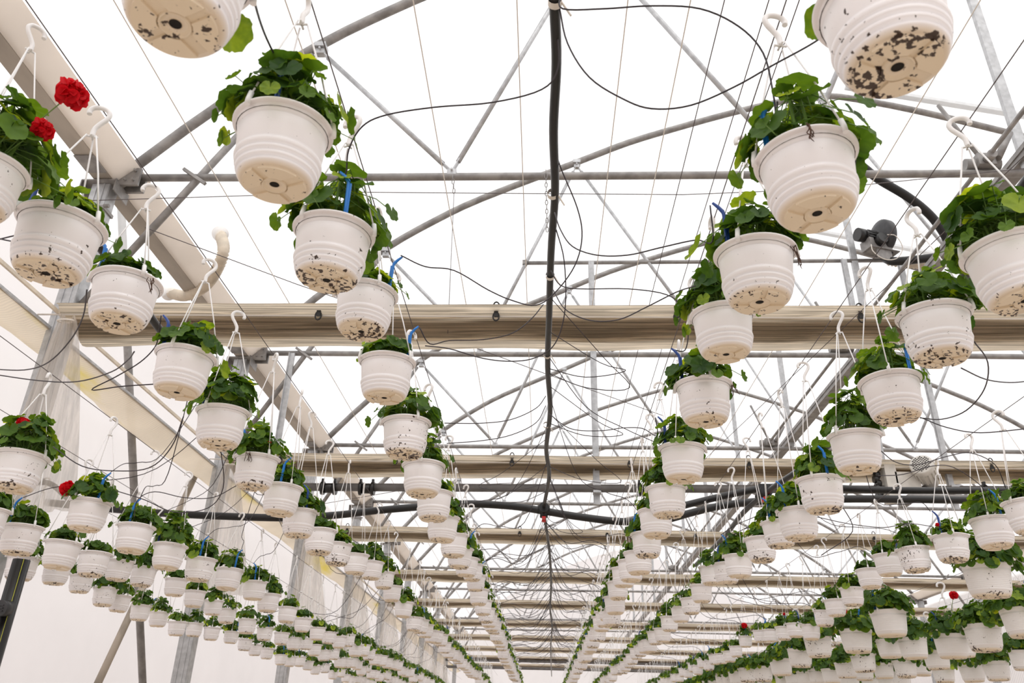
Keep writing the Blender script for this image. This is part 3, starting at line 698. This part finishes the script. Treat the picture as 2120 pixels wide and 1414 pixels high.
def leaf(m, pos, nrm, dr, R, tone, rnd, lod):
    nrm = nrm.normalized(); x = (dr-nrm*dr.dot(nrm))
    if x.length < 1e-4: x = nrm.orthogonal()
    x.normalize(); y = nrm.cross(x)
    seg = 36 if lod == 0 else 16; rings = (.4,.74,1.0) if lod == 0 else (.6,1.0)
    cup = rnd.uniform(-.10,.34); ruf = rnd.uniform(.04,.11); ph = rnd.uniform(0,6); lob = rnd.choice((5,7,7)); fold = rnd.uniform(0,.16)
    m.ct = tone; vs = [pos+x*(R*.12)]
    for q in rings:
        for k in range(seg):
            th = -PI+2*PI*(k+.5)/seg
            rr = R*(1+.06*abs(math.cos(lob*th/2))+.028*math.cos(17*th+ph)-(0.03 if lod else 0))*(1-.58*math.exp(-((PI-abs(th))/.20)**2))
            u = q*rr*math.cos(th)+R*.12; v = q*rr*math.sin(th)
            zz = cup*q*q*R+ruf*R*q*q*math.sin(lob*th+ph)+fold*abs(v)
            vs.append(pos+x*u+y*v+nrm*zz)
    fs = [(0,1+k,1+(k+1)%seg) for k in range(seg-1)]
    for r in range(len(rings)-1):
        a = 1+r*seg
        for k in range(seg-1): fs.append((a+k,a+seg+k,a+seg+k+1,a+k+1))
    m.add(vs, fs, True)
def foliage_mesh(seed, count, spread, height, droop, lod=0, crown=0.0):
    rnd = random.Random(seed); m = MB()
    nst = 5; stems = []
    for s in range(nst):
        a = 2*PI*s/nst+rnd.uniform(-.4,.4); l = rnd.uniform(.3,1)
        tip = Vector((math.cos(a)*spread*.45*l, math.sin(a)*spread*.45*l, .168+height*rnd.uniform(.45,1.0)))
        base = Vector((math.cos(a)*.02, math.sin(a)*.02, .165)); mid = base.lerp(tip,.5)+Vector((math.cos(a),math.sin(a),0))*.01
        stems.append((base, mid, tip)); m.cm = 1; m.ct = .5; m.tube([base,mid,tip], [.0045,.004,.003], 5 if lod == 0 else 4, cap=False)
    for i in range(count):
        b, md, tp = rnd.choice(stems); u = rnd.random()**.7; st = (b.lerp(md,u*2) if u < .5 else md.lerp(tp,u*2-1))
        a = rnd.uniform(0,2*PI); out = Vector((math.cos(a), math.sin(a), 0)); f = rnd.random()
        R = rnd.uniform(.018,.038)*(1.0 if rnd.random() < .8 else 1.35)
        rad = (spread)*(f**.55)*rnd.uniform(.75,1.05)
        z = .172+height*(1-f*.75)*rnd.uniform(.35,1.05)
        dr_ = rnd.random() < droop
        if dr_: z = .20-rnd.uniform(-.01,.035); rad = .142+rnd.uniform(0,.03); R *= .85
        pos = Vector((out.x*rad, out.y*rad, z)); 
        if not dr_ and z < .215: pos.z = .215+rnd.uniform(0,.03)
        nr = Vector((out.x*(.25+f*.9), out.y*(.25+f*.9), 1.0-.55*f))+Vector((rnd.uniform(-.5,.5),rnd.uniform(-.5,.5),rnd.uniform(-.15,.3)))
        dr = (out+Vector((rnd.uniform(-.5,.5),rnd.uniform(-.5,.5),-.1-f*.25)))
        if dr_: nr = out+Vector((rnd.uniform(-.3,.3),rnd.uniform(-.3,.3),rnd.uniform(.1,.6))); dr = out*.35+Vector((rnd.uniform(-.2,.2),rnd.uniform(-.2,.2),-.9))
        m.cm = 0; leaf(m, pos, nr, dr, R, rnd.betavariate(1.5,2.8), rnd, lod)
        if lod == 0 or i % 3 == 0:
            m.cm = 1; m.ct = .5; mid = st.lerp(pos,.55)+Vector((0,0,.012)); m.tube([st, mid, pos], .0014, 4, cap=False)
    return m.mesh('foliage', ['leaf','stem'], tone=True)
def flower_mesh(seed, n=26, R=.034):
    rnd = random.Random(seed); m = MB()
    for i in range(n):
        ph = math.acos(1-2*(i+.5)/n*.8); th = i*2.4
        d = Vector((math.sin(ph)*math.cos(th), math.sin(ph)*math.sin(th), math.cos(ph)))
        x = d.orthogonal().normalized(); y = d.cross(x); c = d*R*rnd.uniform(.55,.85)
        for q in range(4):
            a = 2*PI*q/4+rnd.uniform(0,1); e = (x*math.cos(a)+y*math.sin(a)); s_ = d.cross(e); pr = R*rnd.uniform(.45,.85)
            vs = [c]+[c+e*(pr*(.5+.6*math.cos(t)))+s_*(pr*.62*math.sin(t))+d*(.15*pr*math.sin(t*2+a)+.2*pr) for t in [2*PI*k/9 for k in range(9)]]
            m.add(vs, [(0,1+k,1+(k+1)%9) for k in range(9)], True)
    return m.mesh('flower', ['petal'])
def stake_mesh():
    m = MB(); pts = [(0,0,0),(0,0,.06),(.002,0,.140),(.004,0,.150),(.018,0,.168),(.034,0,.183)]
    m.tube(pts, [.004,.0052,.0058,.0068,.0058,.0042], 8); m.bar((-.005,0,0),(-.003,0,.140),.004,.011)
    return m
POT = {'plain':pot_mesh('plain'), 'ribbed':pot_mesh('ribbed')}
HANG = {}
def hang(h):
    k = round(h/.03)*.03
    if k not in HANG: HANG[k] = hanger_meshes(k)
    return HANG[k]
FOL = [foliage_mesh(11+i, c_, s_, h_, d_) for i, (c_,s_,h_,d_) in enumerate(((84,.135,.165,.06),(60,.115,.12,.03),(104,.150,.20,.08),(80,.130,.21,.06),(52,.11,.10,.0),(96,.145,.17,.10),(84,.125,.23,.05)))]
FOLB = [foliage_mesh(41+i, c_, s_, h_, d_) for i, (c_,s_,h_,d_) in enumerate(((160,.195,.18,.24),(150,.19,.20,.22),(170,.205,.17,.28)))]
FOLF = [foliage_mesh(61+i, c_, s_, h_, d_, 1) for i, (c_,s_,h_,d_) in enumerate(((70,.14,.17,.08),(60,.13,.15,.05),(80,.145,.19,.10)))]
FLW = [flower_mesh(1), flower_mesh(2, 18, .024)]
STK = {'blue': stake_mesh().mesh('drip_stake',['blue']), 'dark': stake_mesh().mesh('drip_stake',['bluedk'])}
FSTEM = {}
def flower(t, off, size, which=0):
    off = Vector(off); m = MB(); a = Vector((0,0,.18)); m.tube(smooth_path([a, a.lerp(off,.5)+Vector((0,0,.015)), off],4), .0022, 5)
    st = build(m, 'flower_stalk', 'stem', t)
    o = ob('flower', FLW[which], st, off); d = off-Vector((0,0,.2)); o.rotation_mode = 'QUATERNION'; o.rotation_quaternion = d.to_track_quat('Z','Y'); o.scale = (size,)*3
    o['label'] = 'red geranium flower'
SOCK = {}     # top of each stake, for the tubes
def make_pot(name, row, idx, p, sc, fol, rz, stake=None, small=False, flowers=(), label=None, lean=0, fs=1.0):
    """p: centre of the rim"""
    kind = 'ribbed' if row.startswith('RB') else 'plain'
    base = Vector((ROWX[row], p.y, p.z-.172*sc))
    t = thing(name, label, 'potted plant', base, 0, ('small' if kind == 'plain' else 'big ribbed')+' hanging geranium pots, '+ROWN[row])
    t.rotation_euler = (lean*random.uniform(-1,1), lean*random.uniform(-1,1), rz)
    t.scale = (sc,)*3
    ob('pot', POT[kind], t)
    hk, hs = hang((HOOKZ[row]-base.z)/sc)
    h = ob('hook', hk, t); h.rotation_euler = (0,0,PI-rz*1.0+random.uniform(-1.0,1.0) if False else random.uniform(0,6.28)-rz)
    s_ = ob('hanger_strings', hs, h); s_.rotation_euler = (0,0,random.uniform(0,6.28))
    fo = ob('foliage', fol, t, (0,0,.172*(1-fs))); fo.scale = (fs,)*3
    if stake:
        a, kindb, vx = stake; q = ob('drip_stake', STK[kindb], t, (.099*math.cos(a-rz), .099*math.sin(a-rz), .158)); q.rotation_euler = (0,0,(0 if vx > 0 else PI)-rz)
        q['label'] = 'blue plastic drip stake'
        SOCK[(row,idx)] = base+Vector((.099*math.cos(a)*sc+(.034*sc if vx > 0 else -.034*sc), .099*math.sin(a)*sc, (.158+.183)*sc))
    for f in flowers:
        o_, s2, w2 = f; R_ = Matrix.Rotation(-rz,3,'Z'); flower(t, R_ @ Vector(o_), s2, w2)
    return t
# surveyed pots: centre of the rim and width in the photograph
SURV = {
'L0':[(-22,352,150),(128,468,180),(265,588,140),(383,738,122),(464,855,107),(533,950,92),(585,1010,82),(622,1060,75),(665,1100,68),(701,1128,60),(738,1150,55),(771,1165,49),(797,1187,45),(813,1215,42),(836,1248,42),(858,1279,38)],
'L1':[(400,-75,262),(589,275,200),(690,485,167),(757,610,130),(803,752,117),(843,877,103),(878,965,90),(900,1023,79),(917,1073,70),(941,1110,62),(952,1137,56),(966,1157,52),(979,1170,46),(986,1193,43),(992,1222,43),(1001,1245,40)],
'R1':[(1825,10,262),(1672,330,205),(1560,530,165),(1495,655,132),(1455,800,118),(1410,930,97),(1380,1012,85),(1357,1060,75),(1338,1107,67),(1322,1145,62),(1305,1163,58),(1290,1178,53),(1279,1207,48),(1273,1237,48),(1266,1264,44)],
'R2':[(2092,520,185),(1930,655,145),(1843,790,123),(1767,905,108),(1697,995,96),(1650,1058,86),(1612,1083,72),(1574,1117,66),(1527,1152,62),(1503,1168,57),(1471,1175,50),(1451,1213,48),(1430,1240,44),(1408,1258,42),(1385,1278,40)],
'LL1':[(45,945,110),(188,1040,85),(282,1091,76),(352,1130,69),(416,1158,64),(475,1180,58),(529,1205,52),(558,1232,49),(596,1259,42),(628,1281,38),(658,1300,34),(682,1309,31),(703,1319,29)],
'LL2':[(-22,1058,85),(49,1092,81),(131,1125,75),(198,1147,66),(249,1162,57),(299,1176,54),(366,1200,48),(405,1225,45),(444,1244,41),(472,1262,39),(514,1283,40),(550,1300,36),(584,1311,33)],
'LL3':[(50,1155,66),(121,1170,57),(172,1192,50),(220,1219,50),(250,1234,46),(293,1254,42),(331,1268,38),(369,1288,38),(404,1291,35),(440,1300,33),(480,1308,28),(508,1324,28),(530,1335,26),(554,1343,26),(583,1356,26)],
'R3':[(2125,1040,92),(2051,1077,83),(1965,1112,73),(1891,1137,67),(1837,1150,60),(1798,1181,52),(1762,1219,50),(1728,1243,46),(1704,1266,43),(1677,1295,41),(1645,1292,36),(1621,1299,32),(1596,1304,30),(1574,1306,28),(1542,1318,29),(1523,1339,28)],
'RB1':[(2038,1172,92),(1838,1266,76),(1770,1305,64),(1692,1320,56),(1654,1345,50),(1616,1365,46),(1578,1380,42),(1546,1384,38)],
'RB2':[(2112,1262,82),(2032,1296,74),(1965,1315,66),(1888,1322,58),(1839,1325,51),(1786,1355,50),(1750,1370,46),(1720,1386,40)],
'RB3':[(1988,1322,54),(1937,1348,52),(1872,1369,46),(1827,1374,42)],
'RB4':[(2115,1348,56),(2060,1371,53),(2010,1376,49),(1951,1381,44),(1905,1369,41)],
}
FLOWERS = {('L0',0):[((.235,-.04,.46),1.3,0),((.165,-.03,.315),.9,0)],('L0',2):[((-.02,-.06,.26),.35,1)],('LL1',0):[((-.02,-.05,.33),.8,0)],('LL1',1):[((-.14,-.05,.24),1.15,0)],('L0',5):[((.07,-.05,.25),.4,1)],
 ('R3',2):[((-.10,-.06,.24),.5,1)],('RB2',2):[((.04,-.1,.46),.8,0)],('RB2',0):[((.1,-.1,.36),1.1,0)],('RB1',2):[((-.1,-.1,.30),.8,1)],('R3',11):[((.0,-.1,.34),.8,1)],('R3',14):[((-.02,-.1,.34),1.2,0)],('RB1',3):[((.1,-.12,.2),.8,1)]}
# plants of the nearest pots: which foliage, its turn, and the side of its stake (None: no stake)
LOOK = {('L0',0):(2,.3,None),('L0',1):(1,2.2,(3.5,'dark',1)),('L0',2):(4,1.0,(3.7,'blue',-1)),('L0',3):(0,.4,(3.7,'dark',-1)),('L0',4):(2,4.1,(3.8,'dark',-1)),('L0',5):(5,1.2,(3.9,'blue',-1)),
 ('L1',0):(0,1.0,None),('L1',1):(2,2.6,(-1.5,'dark',-1)),('L1',2):(3,.9,(-1.05,'blue',-1)),('L1',3):(1,3.0,(-.25,'blue',1)),('L1',4):(4,2.0,(-.2,'blue',1)),('L1',5):(5,5.0,None),('L1',6):(3,1.0,None),
 ('R1',0):(4,.2,None),('R1',1):(3,.2,(3.4,'blue',1)),('R1',2):(0,2.9,(3.5,'dark',-1)),('R1',3):(2,1.9,None),('R1',4):(5,1.5,(3.4,'dark',-1)),('R1',5):(3,3.3,(3.4,'dark',-1)),
 ('R2',0):(2,1.0,(-1.0,'dark',1)),('R2',1):(5,3.9,None),('R2',2):(3,.5,(-.9,'blue',1)),('R2',3):(6,.0,None),('R2',4):(6,2.5,(-1.5,'blue',-1)),('R2',5):(5,2.0,(3.7,'blue',-1)),('R2',6):(2,2.0,(3.9,'blue',-1)),
 ('LL1',0):(2,.8,None),('LL1',1):(5,2.8,(-.7,'blue',1)),('LL1',2):(0,1.8,(-1.6,'blue',1)),('LL1',3):(6,.3,(3.8,'dark',-1)),('LL1',4):(0,4.3,(-1.3,'blue',1)),('LL1',5):(3,1.3,(-.8,'blue',1)),
 ('LL2',1):(0,3.3,(-1.9,'blue',1)),('R3',1):(3,2.1,(-1.4,'blue',-1)),('R3',2):(1,1.1,(3.7,'dark',-1)),('R3',3):(6,.1,None)}
BUSH = {('L0',0):1.5,('L1',1):1.08,('L1',2):1.15,('R1',1):1.12,('R1',2):1.15,('R1',3):1.15,('R2',1):1.08,('R2',0):1.15,('L0',4):1.15,('L0',5):1.12,('L1',5):1.1,('R2',3):1.08,('LL1',3):1.2,('LL1',0):1.15}
potrnd = random.Random(99); ALL = []
ROWDIST = {'L0':.58,'L1':.58,'R1':.58,'R2':.58,'LL1':.55,'LL2':.52,'LL3':.58,'R3':.56,'RB1':.7,'RB2':.7,'RB3':.7,'RB4':.75}
for row, lst in SURV.items():
    pts = []
    for px, py, w in lst:
        p = onX(ROWX[row], px, py); dep = to_px(p)[2]; sc = w*dep/F/.25
        lo, hi = (1.0,1.35) if row.startswith('RB') else (.84,1.08)
        pts.append((p, max(lo,min(hi,sc))))
    zm = sum(p.z for p, _ in pts[2:])/max(1,len(pts)-2); sm = sum(s for _, s in pts[2:])/max(1,len(pts)-2)
    # keep each pot on its wire: bearing from the photograph, spacing never below a pot's width
    last = pts[-1][0].y; y = last
    ysort = sorted(pts, key=lambda q: q[0].y)
    out = []
    for p, s in ysort:
        if out and p.y-out[-1][0].y < .27*s: p = Vector((p.x, out[-1][0].y+.27*s, p.z))
        out.append((p, s))
    y = out[-1][0].y
    while True:
        y += ROWDIST[row]*potrnd.uniform(.8,1.2); p = Vector((ROWX[row], y, zm+potrnd.uniform(-.05,.05)))
        if to_px(p+Vector((0,0,.22)))[1] > H+4 or y > 27: break
        out.append((p, sm))
    for i, (p, s) in enumerate(out):
        x, yy, dep = to_px(p); w = F*.25*s/dep; big = row.startswith('RB')
        if w > 27 or (big and w > 34):
            if big: lab = 'leafy white pot, '+ORD[i]+' from the camera in the '+ROWN[row]
            else: lab = 'white pot with green geranium, '+ORD[i]+' from the camera in the '+ROWN[row]
        else: lab = 'tiny distant white pot, '+ORD[i]+' from the camera in the '+ROWN[row]
        if (row,i) in FLOWERS: lab = lab.replace('green geranium','red geranium').replace('leafy white pot','red-flowered pot')
        lk = LOOK.get((row,i))
        if lk: fol = FOL[lk[0]]; rz = lk[1]; st = lk[2]
        else:
            fol = (potrnd.choice(FOLB) if big else potrnd.choice(FOL if w > 45 else FOLF)); rz = potrnd.uniform(0,6.28)
            st = (-PI/2+potrnd.uniform(-1.4,1.4), potrnd.choice(('blue','blue','dark')), potrnd.choice((-1,1))) if (w > 22 and potrnd.random() < .6) else None
        make_pot('big_hanging_pot' if big else 'hanging_pot', row, i, p, s, fol, rz, st, w < 30, FLOWERS.get((row,i),()), lab, .035 if i else .05, BUSH.get((row,i), 1.0))
        ALL.append((row, i, p, s))
print('POTS', len(ALL))

# ------------------------------------------------------------------ drip tubes
def tube_px(pxs, d0, d1, lab, group, start=None, end=None, r=.0028):
    n = len(pxs); P = []
    for i, (x, y) in enumerate(pxs):
        d = ray(x, y); dep = d0+(d1-d0)*i/(n-1); P.append(d*dep)
    if start is not None: P[0] = start
    if end is not None: P.append(end)
    m = MB(); m.tube(smooth_path(P, 5), r, 5); return one(m, 'drip_tube', 'blacktube', lab, 'tube', group, origin=P[0])
G = 'thin black drip tubes of the nearest pots'
S = SOCK
def dpt(px, py): return to_px(onZ(ZM,px,py))[2]
TP = [
 ([(515,-60),(530,15),(548,70),(572,122)],1.5,1.9,'thin black tube dropping to the blue stake of the second inner left pot',None,('L1',1)),
 ([(1153,60),(1155,140),(1122,185),(1020,212),(900,222),(800,238),(750,262),(722,310),(716,360)],2.6,2.35,'black tube arching left from the centre pipe to the third inner left pot',None,('L1',2)),
 ([(1160,-10),(1165,18),(1250,18),(1350,12),(1450,18),(1530,55),(1580,110),(1600,190),(1608,250)],2.4,1.95,'black tube arching right from the centre pipe to the second inner right pot',None,('R1',1)),
 ([(1158,15),(1175,90),(1220,160),(1290,205),(1350,225),(1430,218),(1520,180),(1600,135),(1690,85),(1745,40)],2.5,2.2,'black tube sagging right towards the big near pot at the upper right',None,None),
 ([(1148,440),(1160,475),(1185,510),(1235,528),(1300,528),(1370,512),(1440,497),(1475,500)],3.3,3.0,'thin black tube sagging right to the third inner right pot',None,('R1',2)),
 ([(1148,300),(1160,345),(1195,430),(1205,490),(1190,550),(1150,605),(1110,632),(1060,622),(1010,600),(940,560),(880,552)],3.2,3.1,'long thin black tube looping left to the fourth inner left pot',None,('L1',3)),
 ([(1125,630),(1100,660),(1060,690),(1000,703),(930,705),(890,712)],3.9,3.6,'upper thin black tube reaching left over the first curtain bundle',None,('L1',4)),
 ([(1150,470),(1168,540),(1170,640),(1150,710),(1110,740),(1060,748),(1000,742),(930,722),(880,716)],3.6,3.6,'thin black tube looping below the first curtain bundle to the fifth inner left pot',None,None),
 ([(1140,560),(1160,590),(1200,598),(1300,598),(1380,610),(1415,640),(1425,680),(1418,725)],3.7,3.5,'thin black tube running level right before turning down at the fifth inner right pot',None,('R1',4)),
 ([(1145,600),(1170,640),(1220,663),(1280,662),(1340,635),(1400,605),(1440,592)],3.8,3.0,'thin black tube sagging in front of the first curtain bundle right of the centre',None,None),
 ([(1135,855),(1180,887),(1240,892),(1290,886),(1330,887),(1360,902)],5.0,4.1,'thin black tube curving right to the sixth inner right pot',None,('R1',5)),
 ([(1130,820),(1110,845),(1060,868),(1000,876),(920,876)],5.0,4.6,'thin black tube reaching left at the height of the sixth inner left pot',None,None),
 ([(1130,840),(1110,875),(1060,900),(1000,912),(925,918)],5.1,4.7,'lower thin black tube reaching left below the sixth inner left pot',None,None),
 ([(-20,764),(50,766),(100,750),(145,705),(172,655),(180,600)],3.5,2.8,'thin black tube sweeping up from the left edge behind the second outer left pot',None,None),
 ([(-20,774),(80,788),(160,790),(230,770),(265,745),(278,728)],3.6,3.0,'thin black tube sagging below the third outer left pot from the left edge',None,None),
 ([(322,795),(250,800),(190,807),(240,780),(290,750),(320,720),(328,695)],3.4,3.3,'thin black tube doubling back under the third outer left pot',None,('L0',3)),
 ([(110,925),(170,965),(240,975),(310,968),(355,925),(380,862)],4.0,3.6,'thin black tube sagging right of the red-flowered pot at left',None,None),
 ([(240,1016),(300,1035),(360,1060),(430,1052),(462,1010),(458,940),(448,890)],4.7,4.2,'thin black tube looping below the outer left pots at the second left column',None,None),
 ([(278,1070),(285,1035),(320,1018),(380,1030),(440,1030),(490,1005)],5.2,5.0,'thin black tube with an arch above the third pot of the third left row',None,None),
 ([(1905,865),(1950,868),(2000,850),(2038,805),(2045,750),(2015,705)],3.8,3.0,'thin black tube looping up at right behind the second outer right pot',None,None),
 ([(1905,864),(1960,885),(2030,896),(2140,886)],3.8,3.6,'thin black tube sagging to the right edge below the second outer right pot',None,None),
 ([(1990,762),(2040,785),(2090,792),(2140,788)],3.0,3.4,'upper thin black tube leaving the right edge beside the second outer right pot',None,None),
 ([(1820,930),(1855,957),(1900,962),(1960,945),(2010,938),(2060,962),(2082,1010)],4.3,4.9,'thin black tube arching past the curtain motor at right',None,None),
 ([(1818,985),(1870,982),(1930,965),(1975,968),(2030,1005),(2052,1040)],4.5,5.1,'thin black tube arching over the right cross pipes',None,('R3',1)),
 ([(1690,1070),(1760,1085),(1830,1092),(1880,1084),(1930,1090)],5.0,5.6,'thin black tube crossing to the stake of the third pot of the third right row',None,None),
 ([(1700,1150),(1765,1100),(1740,1040),(1738,1000)],4.9,4.7,'thin black tube hanging in a loop under the fifth outer right pot',None,None),
 ([(-20,500),(20,490),(60,480),(90,462)],2.9,2.75,'short thin black tube entering at the left edge by the second outer left pot',None,None),
 ([(-20,490),(30,500),(60,492)],2.9,2.75,'lower short thin black tube at the left edge by the second outer left pot',None,None),
]
for pxs, d0, d1, lab, _, key in TP:
    e_ = S.get(key) if key else None
    if e_ is not None: d1 = to_px(e_)[2]
    tube_px(pxs, d0, d1, lab, G, end=e_)
# tubes of the farther pots: from the pipe over each pair of rows to the stake, hanging slack
trnd = random.Random(5); feeders = {'L1':'c','R1':'c','L0':'l','R2':'r','LL1':'l','LL2':'l','R3':'r'}
def pipe_at(which, y):
    P = {'c':CFW if y > YX else CPW,'l':PLW,'r':PRW}[which]
    for i in range(len(P)-1):
        if P[i].y <= y <= P[i+1].y: return P[i].lerp(P[i+1], (y-P[i].y)/(P[i+1].y-P[i].y))
    q = P[-1].copy(); q.y = y; return q
cnt = 0
for (row, i), e_ in sorted(S.items(), key=lambda q: (q[0][0], q[0][1])):
    if row not in feeders or ((row, i) in LOOK and row in ('L0','L1','R1','R2')) or (row,i) == ('R3',1): continue
    y0 = e_.y+trnd.uniform(-.8,.5); a = pipe_at(feeders[row], max(y0, 2.0))
    sag = min(trnd.uniform(.10,.38), .4*(a-e_).length); sw = trnd.uniform(-.15,.25)
    mid1 = a.lerp(e_,.3)+Vector((0,sw,-sag)); mid2 = a.lerp(e_,.62)+Vector((0,sw*.6,-sag*.55)); mid3 = a.lerp(e_,.86)+Vector((0,0,-sag*.08))
    m = MB(); m.tube(smooth_path([a, mid1, mid2, mid3, e_],5), .0028 if e_.y < 9 else .0034, 4)
    far = i >= 12
    lab = 'slack black tube to the '+ORD[i]+' pot in the '+ROWN[row]
    one(m, 'drip_tube', 'blacktube', lab, 'tube', 'slack drip tubes to the '+ROWN[row], origin=a); cnt += 1
# loose loops of tubing hanging along the feed pipe
for k in range(34):
    y = 3.6+k*.55+trnd.uniform(-.2,.2); a = pipe_at('c', y); b = pipe_at('c', y+trnd.uniform(.5,1.5)); side = trnd.choice((-1,1)); w = trnd.uniform(.08,.62)
    c = a.lerp(b,.5)+Vector((side*w, 0, -trnd.uniform(.1,.35)))
    m = MB(); m.tube(smooth_path([a, a.lerp(c,.55)+Vector((side*.05,0,-.06)), c, b.lerp(c,.5)+Vector((0,0,-.05)), b],5), .0028, 4)
    one(m, 'tube_loop', 'blacktube', 'loose loop of thin black tubing along the centre pipe, '+ORD[k]+' from the camera', 'tube', 'loose tubing loops along the centre pipe', origin=a)
for k in range(26):
    y = YX+.4+k*.62+trnd.uniform(-.2,.2)
    for side in (-1,1):
        a = pipe_at('c', y); b = Vector((side*.66, y+trnd.uniform(-.4,.6), 1.72+trnd.uniform(-.05,.12)))
        sag = trnd.uniform(.05,.3)
        m = MB(); m.tube(smooth_path([a, a.lerp(b,.35)+Vector((0,0,-sag)), a.lerp(b,.75)+Vector((0,0,-sag*.4+.05)), b],5), .0034, 4)
        one(m, 'tube_loop', 'blacktube', ORD[k]+' black tube swagging from the centre feed pipe to the inner '+('left' if side < 0 else 'right')+' row', 'tube', 'swagged tubes between feed pipe and inner rows', origin=a)

# dry roots and fallen petals caught on some pots
for row, i, off, L_, lab in (('R1',2,(.10,-.07,.165),.09,'dry brown roots hanging over the rim of the third inner right pot'),('R1',4,(.125,-.02,.165),.05,'dry brown leaf stuck on the rim of the fifth inner right pot'),('L0',5,(-.01,-.125,.165),.06,'brown root streak on the rim of the sixth outer left pot'),('L0',2,(.115,-.06,.15),.06,'withered brown leaf hanging right of the third outer left pot'),('R1',1,(-.03,-.125,.165),.05,'brown root streak over the rim of the second inner right pot')):
    p, s = [(q[2],q[3]) for q in ALL if q[0] == row and q[1] == i][0]; b = Vector((ROWX[row],p.y,p.z-.172*s))+Vector(off)*s; m = MB(); rr = random.Random(i)
    for q in range(5):
        pts = [b+Vector((rr.uniform(-.012,.012),rr.uniform(-.006,.004),.012))]
        for w in range(4): pts.append(pts[-1]+Vector((rr.uniform(-.008,.010),rr.uniform(-.003,.001),-L_*rr.uniform(.15,.35))))
        m.tube(smooth_path(pts,3), [.0016]*(4*3)+[.0007], 4)
    one(m, 'dry_roots', 'root', lab, 'dead plant matter', origin=b)
